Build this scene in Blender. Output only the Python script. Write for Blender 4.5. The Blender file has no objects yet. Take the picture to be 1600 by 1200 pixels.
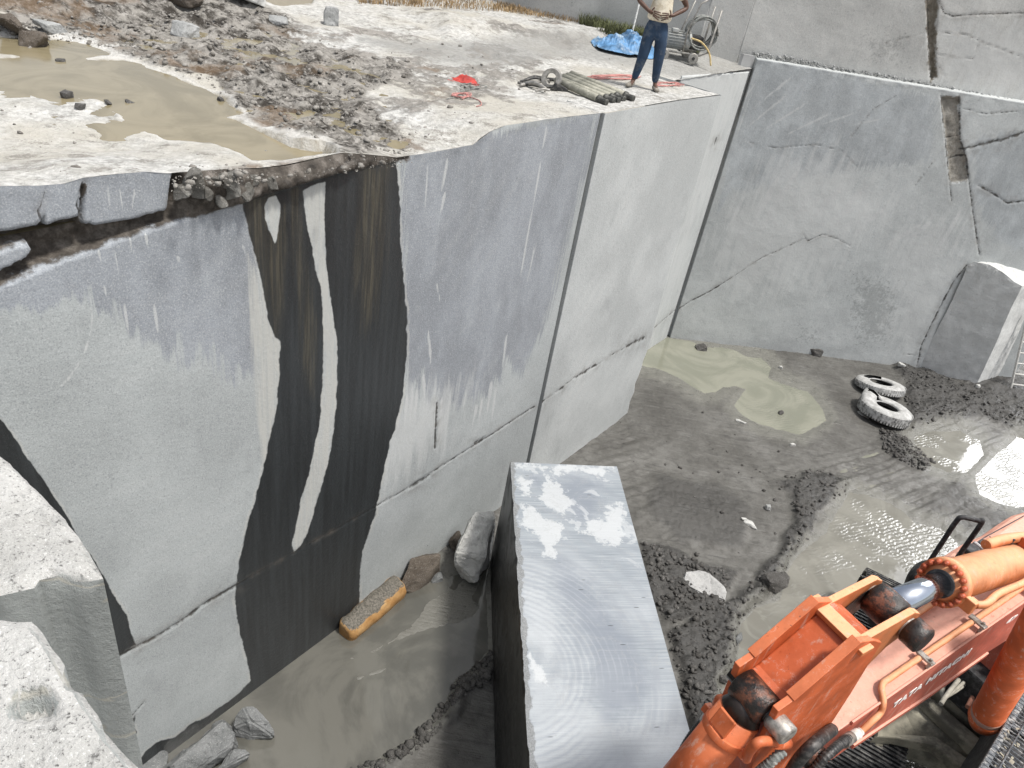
import bpy, bmesh, math, random
import numpy as np
from mathutils import Vector, Matrix

sc = bpy.context.scene
# ------------------------------------------------------------------ camera
F = 1180.0; H = 8.8
_d = np.array([476.-800, 2345.-600, F]); UP = -_d/np.linalg.norm(_d)
_f = np.array([0, 0, 1.]) - UP[2]*UP; FH = _f/np.linalg.norm(_f); RT = np.cross(FH, UP)
cam = bpy.data.cameras.new('camera'); co = bpy.data.objects.new('camera', cam); sc.collection.objects.link(co)
cx = Vector((RT[0], FH[0], UP[0])); cy = -Vector((RT[1], FH[1], UP[1])); cz = -Vector((RT[2], FH[2], UP[2]))
m = Matrix((cx, cy, cz)).transposed().to_4x4(); m.translation = (0, 0, H)
co.matrix_world = m
cam.sensor_width = 36; cam.lens = 36*F/1600; cam.clip_start = .05; cam.clip_end = 2000
sc.camera = co
# ------------------------------------------------------------------ light
SUN_AZ, SUN_EL = math.radians(110), math.radians(68)
w = bpy.data.worlds.new('World'); sc.world = w; w.use_nodes = True
nt = w.node_tree; nt.nodes.clear()
sky = nt.nodes.new('ShaderNodeTexSky'); sky.sky_type = 'NISHITA'; sky.sun_disc = False
sky.sun_elevation = SUN_EL; sky.sun_rotation = SUN_AZ; sky.dust_density = 3.0; sky.air_density = 1.0; sky.ozone_density = 1.0
hs = nt.nodes.new('ShaderNodeHueSaturation'); hs.inputs['Saturation'].default_value = .38
bg = nt.nodes.new('ShaderNodeBackground'); bg.inputs[1].default_value = .14
wo = nt.nodes.new('ShaderNodeOutputWorld')
nt.links.new(sky.outputs[0], hs.inputs['Color'])
# bright sky patch added out of view so the water at right glares
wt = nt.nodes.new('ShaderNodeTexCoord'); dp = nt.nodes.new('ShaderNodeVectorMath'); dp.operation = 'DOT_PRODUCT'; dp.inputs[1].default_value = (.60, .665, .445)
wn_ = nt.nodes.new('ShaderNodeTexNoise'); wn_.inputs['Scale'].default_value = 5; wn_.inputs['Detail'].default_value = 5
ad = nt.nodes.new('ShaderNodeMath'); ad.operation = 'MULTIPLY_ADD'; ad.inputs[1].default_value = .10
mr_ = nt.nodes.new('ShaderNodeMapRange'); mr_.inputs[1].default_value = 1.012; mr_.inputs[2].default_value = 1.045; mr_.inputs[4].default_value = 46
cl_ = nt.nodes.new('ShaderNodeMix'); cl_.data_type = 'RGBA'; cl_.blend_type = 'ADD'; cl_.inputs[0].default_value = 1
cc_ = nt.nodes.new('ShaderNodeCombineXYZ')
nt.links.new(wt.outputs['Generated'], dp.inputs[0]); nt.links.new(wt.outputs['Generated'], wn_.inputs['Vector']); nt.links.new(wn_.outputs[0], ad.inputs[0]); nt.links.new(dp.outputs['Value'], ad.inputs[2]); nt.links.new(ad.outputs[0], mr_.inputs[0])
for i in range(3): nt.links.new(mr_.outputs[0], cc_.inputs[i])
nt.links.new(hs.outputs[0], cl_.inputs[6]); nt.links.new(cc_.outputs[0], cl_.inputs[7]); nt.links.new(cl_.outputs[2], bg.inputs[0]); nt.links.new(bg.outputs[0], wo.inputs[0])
sl = bpy.data.lights.new('sun', 'SUN'); sl.energy = 3.1; sl.angle = math.radians(7); sl.color = (1, .965, .91)
so = bpy.data.objects.new('sun', sl); sc.collection.objects.link(so)
sd = Vector((math.sin(SUN_AZ)*math.cos(SUN_EL), math.cos(SUN_AZ)*math.cos(SUN_EL), math.sin(SUN_EL)))
so.rotation_euler = sd.to_track_quat('Z', 'Y').to_euler(); so.location = sd*60
sc.view_settings.view_transform = 'Standard'; sc.view_settings.look = 'None'
sc.view_settings.exposure = 0.35; sc.view_settings.gamma = 1

# ------------------------------------------------------------------ geometry of the view
def atZ(px, py, z=0.):
    r = np.array([px-800., py-600., F]); v = np.array([r.dot(RT), r.dot(FH), r.dot(UP)])
    t = (z-H)/v[2]; return np.array([0, 0, H])+t*v
def onplane(px, py, p0, n):
    r = np.array([px-800., py-600., F]); v = np.array([r.dot(RT), r.dot(FH), r.dot(UP)])
    o = np.array([0, 0, H]); return o+(np.dot(np.array(p0)-o, n)/np.dot(v, n))*v
def proj(P):
    P = np.asarray(P, float); v = P-np.array([0, 0, H])
    c = v[..., 0:1]*RT+v[..., 1:2]*FH+v[..., 2:3]*UP
    zz = np.where(c[..., 2] > .25, c[..., 2], np.nan)
    return np.nan_to_num(800+F*c[..., 0]/zz, nan=-9999.), np.nan_to_num(600+F*c[..., 1]/zz, nan=9999.)
def ppm(P):                                      # pixels of the photo per metre at a point
    v = np.asarray(P)-np.array([0, 0, H]); return F/(v[0]*RT[2]+v[1]*FH[2]+v[2]*UP[2])

# ------------------------------------------------------------------ noise
_rng = np.random.RandomState(5); _G = _rng.rand(64, 64, 64)
def vnoise(x, y, z=0.):
    x = np.asarray(x, float); y = np.asarray(y, float); z = np.zeros_like(x)+z
    xi = np.floor(x).astype(int); yi = np.floor(y).astype(int); zi = np.floor(z).astype(int)
    fx = x-xi; fy = y-yi; fz = z-zi
    fx = fx*fx*(3-2*fx); fy = fy*fy*(3-2*fy); fz = fz*fz*(3-2*fz)
    def g(a, b, c): return _G[(xi+a) & 63, (yi+b) & 63, (zi+c) & 63]
    def l(a, b, t): return a+(b-a)*t
    return l(l(l(g(0,0,0), g(1,0,0), fx), l(g(0,1,0), g(1,1,0), fx), fy), l(l(g(0,0,1), g(1,0,1), fx), l(g(0,1,1), g(1,1,1), fx), fy), fz)*2-1
def fbm(x, y, z=0., o=5, r=.5):
    s = 0.; a = 1.; t = 0.
    for i in range(o):
        s = s+a*vnoise(x*2**i+17.3*i, y*2**i+9.1*i, z*2**i+3.7*i); t += a; a *= r
    return s/t
def ridge(x, y, z=0., o=4, r=.55):
    s = 0.; a = 1.; t = 0.
    for i in range(o):
        s = s+a*(1-2*np.abs(vnoise(x*2**i+7.7*i, y*2**i+2.9*i, z*2**i))); t += a; a *= r
    return s/t
def sdf(X, Y, poly):                             # signed distance in photo pixels, positive inside
    shp = X.shape; X = X.ravel(); Y = Y.ravel(); d = np.full(X.shape, 1e9); ins = np.zeros(X.shape, bool)
    n = len(poly)
    for i in range(n):
        x0, y0 = poly[i]; x1, y1 = poly[(i+1) % n]; ex, ey = x1-x0, y1-y0
        t = np.clip(((X-x0)*ex+(Y-y0)*ey)/(ex*ex+ey*ey+1e-9), 0, 1)
        d = np.minimum(d, (X-x0-t*ex)**2+(Y-y0-t*ey)**2)
        if y0 != y1:
            c = ((y0 > Y) != (y1 > Y)) & (X < ex*(Y-y0)/ey+x0); ins ^= c
    d = np.sqrt(d); return np.clip(np.where(ins, d, -d), -200, 200).reshape(shp)
def dline(X, Y, pl):
    d = np.full(X.shape, 1e9)
    for (x0, y0), (x1, y1) in zip(pl[:-1], pl[1:]):
        ex, ey = x1-x0, y1-y0
        t = np.clip(((X-x0)*ex+(Y-y0)*ey)/(ex*ex+ey*ey+1e-9), 0, 1)
        d = np.minimum(d, (X-x0-t*ex)**2+(Y-y0-t*ey)**2)
    return np.minimum(np.sqrt(d), 200)
def sm(x, a, b):
    t = np.clip((x-a)/(b-a), 0, 1); return t*t*(3-2*t)

# ------------------------------------------------------------------ objects
def tag(o, label=None, cat=None, group=None, kind=None):
    if label: o['label'] = label
    if cat: o['category'] = cat
    if group: o['group'] = group
    if kind: o['kind'] = kind
    return o
def mesh_obj(name, V, Fc, mat, parent=None, smooth=False, attrs=None):
    me = bpy.data.meshes.new(name)
    V = np.asarray(V, float)
    if isinstance(Fc, np.ndarray):
        nf = len(Fc); k = Fc.shape[1]
        me.vertices.add(len(V)); me.vertices.foreach_set('co', V.ravel())
        me.loops.add(nf*k); me.loops.foreach_set('vertex_index', Fc.ravel().astype(np.int32))
        me.polygons.add(nf); me.polygons.foreach_set('loop_start', np.arange(0, nf*k, k, dtype=np.int32))
        me.update(calc_edges=True)
    else:
        me.from_pydata([tuple(v) for v in V], [], [tuple(f) for f in Fc]); me.update()
    if smooth: me.polygons.foreach_set('use_smooth', [True]*len(me.polygons))
    for k, a in (attrs or {}).items():
        at = me.attributes.new(k, 'FLOAT', 'POINT'); at.data.foreach_set('value', np.asarray(a, np.float32).ravel())
    if mat: me.materials.append(mat)
    o = bpy.data.objects.new(name, me); sc.collection.objects.link(o)
    if parent: o.parent = parent
    return o
def gridf(nu, nv):
    i = np.arange(nu-1)[:, None]*nv+np.arange(nv-1)[None, :]
    return np.stack([i, i+nv, i+nv+1, i+1], -1).reshape(-1, 4)
def empty(name, loc=(0, 0, 0), rz=0.):
    o = bpy.data.objects.new(name, None); o.location = loc; o.rotation_euler = (0, 0, rz); o.empty_display_size = .2
    sc.collection.objects.link(o); return o
class MB:                                        # collects shapes into one mesh
    def __init__(s): s.V = []; s.F = []
    def add(s, V, Fc):
        n = len(s.V); s.V += [tuple(map(float, v)) for v in V]; s.F += [tuple(n+i for i in f) for f in Fc]; return s
    def prism(s, P, e):                          # polygon P extruded by vector e
        P = [np.array(p, float) for p in P]; n = len(P); e = np.array(e, float)
        s.add(P+[p+e for p in P], [tuple(range(n))]+[tuple(n+i for i in reversed(range(n)))]+[(i, (i+1) % n+0, (i+1) % n+n, i+n) for i in range(n)]); return s
    def hexa(s, A, B):                           # two quads joined
        s.add(list(A)+list(B), [(3,2,1,0), (4,5,6,7), (0,1,5,4), (1,2,6,5), (2,3,7,6), (3,0,4,7)]); return s
    def box(s, c, ax, ay, az):                   # centre and three half vectors
        c, ax, ay, az = [np.array(v, float) for v in (c, ax, ay, az)]
        return s.hexa([c-ax-ay-az, c+ax-ay-az, c+ax+ay-az, c-ax+ay-az], [c-ax-ay+az, c+ax-ay+az, c+ax+ay+az, c-ax+ay+az])
    def tube(s, pts, r, n=12, cap=True):
        pts = [np.array(p, float) for p in pts]; m_ = len(pts)
        rr = r if hasattr(r, '__len__') else [r]*m_
        V = []; t0 = pts[1]-pts[0]; u = np.cross(t0, [0, 0, 1.]);
        if np.linalg.norm(u) < 1e-4: u = np.cross(t0, [0, 1., 0])
        for i, p in enumerate(pts):
            t = pts[min(i+1, m_-1)]-pts[max(i-1, 0)]; t = t/(np.linalg.norm(t)+1e-9)
            u = u-u.dot(t)*t; u /= np.linalg.norm(u)+1e-9; v = np.cross(t, u)
            for k in range(n):
                a = 2*math.pi*k/n; V.append(p+rr[i]*(math.cos(a)*u+math.sin(a)*v))
        Fc = [(i*n+k, i*n+(k+1) % n, (i+1)*n+(k+1) % n, (i+1)*n+k) for i in range(m_-1) for k in range(n)]
        if cap: Fc += [tuple(reversed(range(n))), tuple((m_-1)*n+k for k in range(n))]
        return s.add(V, Fc)
    def build(s, name, mat, parent=None, bevel=0., smooth=False, seg=2):
        o = mesh_obj(name, s.V, s.F, mat, parent)
        bm = bmesh.new(); bm.from_mesh(o.data); bmesh.ops.recalc_face_normals(bm, faces=bm.faces); bm.to_mesh(o.data); bm.free()
        if smooth:
            for p in o.data.polygons: p.use_smooth = len(p.vertices) == 4
        if bevel:
            b = o.modifiers.new('bevel', 'BEVEL'); b.width = bevel; b.segments = seg; b.limit_method = 'ANGLE'; b.angle_limit = math.radians(35)
        return o
def curve_pts(P, n=8):                           # Catmull-Rom through points
    P = [np.array(p, float) for p in P]; Q = [2*P[0]-P[1]]+P+[2*P[-1]-P[-2]]; out = []
    for i in range(1, len(Q)-2):
        for k in range(n):
            t = k/n; a, b, c, d = Q[i-1], Q[i], Q[i+1], Q[i+2]
            out.append(.5*((2*b)+(-a+c)*t+(2*a-5*b+4*c-d)*t*t+(-a+3*b-3*c+d)*t**3))
    out.append(P[-1]); return out

# ------------------------------------------------------------------ materials
class M:
    def __init__(s, name, rough=.8, spec=.5, metal=0., coord='Object'):
        s.m = bpy.data.materials.new(name); s.m.use_nodes = True; s.t = s.m.node_tree; s.b = s.t.nodes['Principled BSDF']
        s.b.inputs['Roughness'].default_value = rough; s.b.inputs['Specular IOR Level'].default_value = spec; s.b.inputs['Metallic'].default_value = metal
        s.tc = s.t.nodes.new('ShaderNodeTexCoord'); s.co = s.tc.outputs[coord]
    def n(s, k): return s.t.nodes.new(k)
    def set(s, i, v):
        if isinstance(v, bpy.types.NodeSocket): s.t.links.new(v, i)
        elif isinstance(v, (tuple, list)) and len(v) == 3 and len(i.default_value) == 4: i.default_value = (*v, 1)
        else: i.default_value = v
    def map(s, sc_=(1, 1, 1), rot=(0, 0, 0), loc=(0, 0, 0), v=None):
        n = s.n('ShaderNodeMapping'); s.set(n.inputs[0], v or s.co); n.inputs['Scale'].default_value = sc_; n.inputs['Rotation'].default_value = rot; n.inputs['Location'].default_value = loc; return n.outputs[0]
    def noise(s, scale, det=4, rough=.55, v=None, dist=0., off=None):
        n = s.n('ShaderNodeTexNoise'); s.set(n.inputs['Vector'], v or s.co); n.inputs['Scale'].default_value = scale; n.inputs['Detail'].default_value = det
        n.inputs['Roughness'].default_value = rough; n.inputs['Distortion'].default_value = dist; return n.outputs[0]
    def vor(s, scale, v=None, feat='F1', out=0, rnd=1.):
        n = s.n('ShaderNodeTexVoronoi'); n.feature = feat; s.set(n.inputs['Vector'], v or s.co); n.inputs['Scale'].default_value = scale; n.inputs['Randomness'].default_value = rnd; return n.outputs[out]
    def wave(s, scale, v=None, kind='BANDS', dirn='X', dist=0., det=2, ds=1.):
        n = s.n('ShaderNodeTexWave'); n.wave_type = kind
        if kind == 'BANDS': n.bands_direction = dirn
        else: n.rings_direction = 'SPHERICAL'
        s.set(n.inputs['Vector'], v or s.co); n.inputs['Scale'].default_value = scale; n.inputs['Distortion'].default_value = dist; n.inputs['Detail'].default_value = det; n.inputs['Detail Scale'].default_value = ds; return n.outputs['Fac']
    def ma(s, op, a, b=0., c=None, clamp=False):
        n = s.n('ShaderNodeMath'); n.operation = op; s.set(n.inputs[0], a); s.set(n.inputs[1], b); n.use_clamp = clamp
        if c is not None: s.set(n.inputs[2], c)
        return n.outputs[0]
    def mr(s, v, a, b, c=0., d=1.):
        n = s.n('ShaderNodeMapRange'); n.interpolation_type = 'SMOOTHSTEP'; s.set(n.inputs[0], v)
        for k, x in zip((1, 2, 3, 4), (a, b, c, d)): s.set(n.inputs[k], x)
        return n.outputs[0]
    def mix(s, f, a, b, mode='MIX'):
        n = s.n('ShaderNodeMix'); n.data_type = 'RGBA'; n.blend_type = mode; s.set(n.inputs[0], f); s.set(n.inputs[6], a); s.set(n.inputs[7], b); return n.outputs[2]
    def at(s, name):
        n = s.n('ShaderNodeAttribute'); n.attribute_name = name; return n.outputs['Fac']
    def ramp(s, v, st):
        n = s.n('ShaderNodeValToRGB'); s.set(n.inputs[0], v); e = n.color_ramp.elements
        while len(e) < len(st): e.new(.5)
        for q, (p, c) in zip(e, st): q.position = p; q.color = (*c, 1) if hasattr(c, '__len__') else (c, c, c, 1)
        return n.outputs[0]
    def bump(s, h, st=.5, dist=.02, nrm=None):
        n = s.n('ShaderNodeBump'); n.inputs['Strength'].default_value = st; n.inputs['Distance'].default_value = dist; s.set(n.inputs['Height'], h)
        if nrm: s.set(n.inputs['Normal'], nrm)
        s.t.links.new(n.outputs[0], s.b.inputs['Normal']); return n.outputs[0]
    def col(s, v): s.set(s.b.inputs['Base Color'], v); return s
    def rough(s, v): s.set(s.b.inputs['Roughness'], v); return s
def simple(name, c, rough=.6, metal=0., var=.25, scale=8., bump=.0, dirt=None, dirtamt=.5, spec=.5):
    k = M(name, rough, spec, metal)
    n = k.noise(scale, 5, .6)
    c1 = tuple(x*(1-var) for x in c); c2 = tuple(min(1, x*(1+var)) for x in c)
    cc = k.mix(k.mr(n, .3, .7), c1, c2)
    if dirt: cc = k.mix(k.ma('MULTIPLY', k.mr(k.noise(scale*.6, 7, .7, v=k.map(loc=(3, 5, 7))), .48, .62), dirtamt), cc, dirt)
    k.col(cc); k.rough(k.mr(n, .2, .8, max(.05, rough-.12), min(1, rough+.12)))
    if bump: k.bump(k.noise(scale*6, 5, .6), .5, bump)
    return k.m
# ================================================================== rock faces
WD = np.array([math.sin(math.radians(33.15)), math.cos(math.radians(33.15)), 0.]); WN = np.array([WD[1], -WD[0], 0.])
WA = atZ(395, 1080, 0.)
ZV = np.array([0, 0, 1.])
def wall_uz(px, py, off=0.):
    p = onplane(px, py, WA+WN*off, WN); return (p-WA).dot(WD), p[2]

def granite(name, arcs=.08,  base=(.385, .408, .408), blue=(.262, .280, .302), seamc=((.018, .015, .012), (.07, .06, .05), (.19, .17, .15))):
    k = M(name, .78, .35)
    fine = k.noise(85, 3, .7); mid = k.noise(22, 4, .6); big = k.noise(.8, 5, .6)
    zone = k.at('zone')
    vst = k.noise(1, 6, .62, v=k.map((8, 8, .55)))                         # vertical run marks
    vst2 = k.noise(1, 5, .6, v=k.map((34, 34, 1.6)))
    zf = k.mr(k.ma('ADD', zone, k.ma('ADD', k.ma('MULTIPLY', k.ma('SUBTRACT', vst, .5), 34), k.ma('MULTIPLY', k.ma('SUBTRACT', vst2, .5), 40))), -5, 6)
    c = k.mix(k.mr(big, .35, .65), tuple(x*.9 for x in base), tuple(x*1.08 for x in base))
    c = k.mix(zf, c, k.mix(k.mr(k.noise(1.7, 6, .7, v=k.map((1, 1, .45))), .35, .68), tuple(x*.9 for x in blue), tuple(x*1.22 for x in blue)))
    # broad sawing arcs and thin run lines
    arc = k.wave(1.3, v=k.map(loc=(1.4, -3.1, -9)), kind='RINGS', dist=2.8, det=4, ds=.5)
    c = k.mix(k.ma('MULTIPLY', k.mr(arc, .25, 1.), k.mr(big, .45, .7, .0, arcs)), c, (.6, .6, .58))
    c = k.mix(k.ma('MULTIPLY', k.mr(vst2, .62, .76, 0, .4), k.mr(big, .45, .6)), c, (.5, .51, .51))
    # speckle
    c = k.mix(k.mr(fine, .5, .72, 0, .45), c, (.62, .63, .63))
    c = k.mix(k.mr(fine, .3, .47, .5, 0), c, (.13, .14, .15))
    c = k.mix(k.mr(mid, .55, .75, 0, .3), c, (.2, .21, .22))
    blot = k.noise(2.4, 9, .72, v=k.map((1, 1, .6))); c = k.mix(k.mr(blot, .30, .46, .22, 0), c, (.20, .21, .215)); c = k.mix(k.mr(blot, .55, .72, 0, .22), c, (.50, .52, .515)); c = k.mix(k.mr(k.noise(38, 4, .8), .58, .72, 0, .3), c, (.15, .16, .165))
    # cream runs
    cr = k.mr(k.ma('ADD', k.at('cream'), k.ma('MULTIPLY', k.ma('SUBTRACT', vst2, .5), 20)), -6, 6)
    c = k.mix(k.ma('MULTIPLY', cr, k.mr(vst2, .3, .6, .4, .85)), c, (.47, .47, .44))
    ve = k.mr(k.ma('ADD', k.at('veil'), k.ma('MULTIPLY', k.ma('SUBTRACT', k.noise(1, 6, .65, v=k.map((9, 9, 1.1), rot=(0, .5, 0))), .5), 220)), -30, 30)
    c = k.mix(k.ma('MULTIPLY', ve, .5), c, (.56, .57, .56))
    dr = k.mr(k.ma('ADD', k.at('drip'), k.ma('MULTIPLY', k.ma('SUBTRACT', vst2, .5), 7)), -.8, 1.0); c = k.mix(k.ma('MULTIPLY', dr, k.mr(fine, .3, .6, .45, .85)), c, (.52, .53, .525))
    # dark wet bands
    edge = k.ma('MULTIPLY', k.ma('SUBTRACT', k.noise(6, 5, .6), .5), 9)
    dk = k.mr(k.ma('ADD', k.at('dark'), edge), -1.2, 1.2)
    dcol = k.mix(k.mr(k.noise(1, 5, .6, v=k.map((14, 14, .7))), .35, .7), (.026, .028, .029), (.038, .042, .044))
    dcol = k.mix(k.mr(fine, .55, .8, 0, .5), dcol, (.12, .12, .12))
    br = k.mr(k.ma('ADD', k.at('brown'), k.ma('MULTIPLY', k.ma('SUBTRACT', vst, .5), 90)), -6, 22)
    dcol = k.mix(k.ma('MULTIPLY', br, k.mr(vst2, .35, .6, .25, .6)), dcol, k.mix(k.mr(vst2, .4, .7), (.06, .053, .038), (.125, .112, .08)))
    c = k.mix(dk, c, dcol)
    rim = k.mr(k.ma('ABSOLUTE', k.ma('ADD', k.ma('ADD', k.at('dark'), edge), 2.0)), .6, 2.6, .4, 0)
    c = k.mix(k.ma('MULTIPLY', rim, k.mr(k.noise(3.1, 4), .42, .6)), c, (.5, .49, .45))
    # dirt seam
    se = k.mr(k.ma('ADD', k.at('seam'), k.ma('MULTIPLY', k.ma('SUBTRACT', k.noise(5, 6, .65), .5), 22)), -2, 2)
    scol = k.ramp(k.noise(7, 8, .7), [(.32, seamc[0]), (.5, seamc[1]), (.7, seamc[2])])
    c = k.mix(se, c, scol)
    # cracks
    ck = k.mr(k.ma('ADD', k.at('crack'), k.ma('MULTIPLY', k.ma('SUBTRACT', k.noise(9, 5, .7), .5), 4.0)), .0, 1.1, 1, 0)
    c = k.mix(k.ma('MULTIPLY', ck, .92), c, (.03, .028, .025))
    st = k.mr(k.at('crack'), 0, 9, .35, 0)
    c = k.mix(k.ma('MULTIPLY', st, k.mr(k.noise(6, 4), .4, .7)), c, (.14, .12, .1))
    # pits
    pit = k.mr(k.vor(3.3, rnd=1), .018, .04, 1, 0)
    c = k.mix(k.ma('MULTIPLY', pit, k.mr(k.noise(.9, 3), .52, .6)), c, (.03, .03, .03))
    sc_ = k.mr(k.ma('ADD', k.at('scar'), k.ma('MULTIPLY', k.ma('SUBTRACT', k.noise(11, 6, .8), .5), 200)), 22, 34)
    c = k.mix(k.ma('MULTIPLY', sc_, .3), c, (.11, .115, .11))
    # lime veil
    ve = k.mr(k.ma('ADD', k.at('veil'), k.ma('MULTIPLY', k.ma('SUBTRACT', k.noise(1, 6, .65, v=k.map((7, 7, 1.2), rot=(0, .35, 0))), .5), 160)), -30, 30)
    c = c
    k.col(c)
    k.rough(k.mix(dk, (.8,)*3, (.38,)*3))
    h = k.ma('ADD', k.ma('MULTIPLY', fine, .35), k.ma('ADD', mid, k.ma('MULTIPLY', se, k.ma('MULTIPLY', k.noise(18, 6, .7), 6))))
    k.bump(h, .35, .012)
    return k.m
G_wall = granite('sawn_granite')
ATT = ['zone', 'cream', 'dark', 'brown', 'seam', 'crack', 'scar', 'veil', 'drip']
def attrs_for(P, **kw):
    X, Y = proj(P); out = {a: np.full(X.shape, -200.) for a in ATT}; out['crack'] = np.full(X.shape, 200.)
    for k_, v in kw.items():
        if k_ == 'crack': out[k_] = np.minimum.reduce([dline(X, Y, p)/wd for p, wd in v])
        else: out[k_] = np.maximum.reduce([sdf(X, Y, p) for p in v])
    return X, Y, out

# ---- the long face, left of the drilled slot
TOP = [(-60, 296), (0, 291), (60, 290), (100, 287), (130, 278), (180, 272), (225, 268), (262, 271), (300, 268), (350, 264), (400, 264), (450, 258), (490, 249), (530, 239), (575, 241), (620, 246), (655, 241), (700, 233), (738, 226), (752, 215), (765, 206), (790, 196), (850, 187), (900, 181), (935, 177)]
TUZ = [wall_uz(*p) for p in TOP]
tu = np.array([t[0] for t in TUZ]); tz = np.array([t[1] for t in TUZ])
U_SLOT = wall_uz(938, 178)[0]; U_END = (atZ(977, 648)-WA).dot(WD)
ZT2 = [wall_uz(*p) for p in [(945, 176), (1000, 166), (1060, 156), (1100, 151), (1125, 148)]]
tu = np.append(tu, [t[0] for t in ZT2]); tz = np.append(tz, [t[1] for t in ZT2])
def ztop(u): return np.interp(u, tu, tz)
DARK = [(378, 316), (400, 300), (430, 280), (475, 270), (540, 250), (600, 240), (617, 244), (622, 270), (625, 310), (624, 350), (628, 400), (632, 450), (636, 500), (635, 560), (629, 620), (618, 665), (606, 705), (594, 765), (589, 795), (577, 830), (566, 862), (562, 900), (561, 965), (500, 1030), (395, 1100), (393, 1070), (388, 1040), (374, 985), (367, 945), (370, 900), (382, 835), (398, 780), (416, 712), (430, 650), (436, 590), (438, 532), (430, 526), (419, 500), (412, 455), (402, 410), (390, 365)]
STREAK = [(473, 297), (486, 290), (500, 285), (508, 284), (507, 330), (507, 371), (509, 410), (514, 450), (521, 498), (527, 535), (526, 636), (521, 675), (514, 718), (504, 757), (491, 797), (483, 826), (470, 851), (460, 864), (456, 850), (461, 828), (467, 800), (476, 762), (489, 715), (500, 655), (504, 600), (506, 535), (503, 467), (492, 415), (484, 371), (477, 337)]
PATCH = [(413, 322), (420, 309), (431, 305), (437, 318), (438, 338), (433, 365), (430, 380), (425, 366), (415, 345)]
LEFTD = [(-40, 640), (0, 655), (18, 678), (35, 705), (62, 742), (85, 775), (108, 812), (120, 835), (142, 868), (165, 905), (183, 938), (198, 962), (204, 985), (213, 1012), (182, 1028), (100, 1000), (-40, 760)]
SPLOT = [(196, 1150), (200, 1133), (211, 1118), (209, 1132), (213, 1144), (205, 1153)]
BASE = [(180, 1240), (228, 1172), (250, 1156), (272, 1152), (300, 1130), (318, 1122), (345, 1104), (372, 1084), (394, 1062), (410, 1050), (534, 966), (562, 948), (566, 966), (500, 1060), (395, 1120), (250, 1235)]
SEAM = [(-60, 372), (0, 362), (50, 356), (66, 348), (70, 330), (72, 352), (110, 342), (123, 340), (128, 290), (134, 288), (133, 350), (150, 352), (200, 345), (262, 328), (264, 300), (270, 262), (400, 255), (530, 228), (600, 236), (640, 240), (640, 250), (600, 257), (560, 263), (500, 278), (440, 296), (378, 316), (330, 333), (280, 346), (250, 354), (190, 374), (150, 388), (100, 406), (50, 428), (0, 447), (-60, 466)]
SUB = [(-30, 402), (0, 393), (30, 384), (44, 381), (50, 392), (40, 405), (10, 420), (-30, 436)]
ZONE = [(397, 585), (388, 578), (380, 590), (374, 575), (368, 604), (360, 602), (354, 590), (349, 556), (344, 592), (338, 584), (334, 570), (330, 542), (325, 572), (320, 560), (317, 572), (311, 541), (305, 570), (298, 562), (292, 575), (285, 572), (282, 552), (278, 522), (270, 548), (264, 564), (257, 552), (252, 538), (244, 530), (234, 538), (222, 543), (217, 528), (213, 514), (208, 525), (198, 522), (192, 505), (184, 498), (176, 470), (170, 490), (160, 484), (150, 486), (143, 474), (137, 450), (131, 464), (124, 466), (118, 458), (110, 470), (96, 472), (88, 482), (60, 486), (40, 478), (0, 486), (-60, 486), (-60, 250), (380, 250), (400, 420)]
ZONE_old = [(160, 400), (300, 330), (378, 300), (395, 400), (398, 560), (395, 610), (340, 590), (290, 560), (240, 520), (205, 480), (150, 440), (0, 440), (0, 470), (-60, 470), (-60, 280), (380, 280)]
ZONE2 = [(640, 235), (935, 175), (925, 240), (880, 400), (850, 520), (810, 590), (790, 560), (782, 600), (772, 585), (764, 622), (750, 612), (742, 634), (728, 612), (714, 640), (700, 622), (690, 650), (682, 610), (668, 628), (661, 580), (655, 620), (650, 600), (640, 645), (636, 600), (630, 500), (630, 240)]
CREAM = [(386, 395), (402, 430), (418, 505), (430, 530), (438, 532), (436, 600), (426, 680), (412, 720), (404, 660), (396, 560), (389, 470)]
BROWN = [(372, 300), (412, 295), (446, 320), (450, 480), (438, 545), (420, 520), (395, 400)]
BROWN2 = [(455, 290), (474, 285), (482, 400), (494, 500), (490, 620), (465, 560), (455, 400)]
BROWN3 = [(560, 250), (612, 250), (612, 330), (590, 500), (570, 540), (556, 480)]
CRK = [([(182, 1027), (212, 1012), (250, 992), (290, 966), (325, 940), (350, 926), (370, 914)], 2.4), ([(370, 914), (430, 880), (480, 852), (540, 818), (590, 790)], .8),
       ([(590, 790), (640, 762), (665, 745), (700, 722), (740, 697), (770, 678), (835, 635)], 1.1), ([(640, 762), (655, 752), (672, 742)], 2.6), ([(680, 700), (681, 670), (683, 630)], 1.8),
       ([(742, 693), (757, 684)], 2.2), ([(205, 1120), (226, 1096)], .8), ([(66, 350), (60, 330), (68, 312), (70, 300)], 1.6), ([(128, 340), (120, 320), (125, 300), (130, 285)], 2.2), ([(268, 300), (262, 330)], 2)]
def drip(x, y, x1, y1, w_, tail=.35):              # a lime run: narrow, following the vertical
    n = 6; L_, R_ = [], []; ln = math.hypot(x1-x, y1-y); nx_, ny_ = -(y1-y)/ln, (x1-x)/ln
    for i in range(n+1):
        t = i/n; ww = w_*math.sin(math.pi*min(1, max(0, t**.6)))+.2; cx_ = x+(x1-x)*t; cy_ = y+(y1-y)*t
        L_.append((cx_-nx_*ww, cy_-ny_*ww)); R_.append((cx_+nx_*ww, cy_+ny_*ww))
    return L_+R_[::-1]
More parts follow.
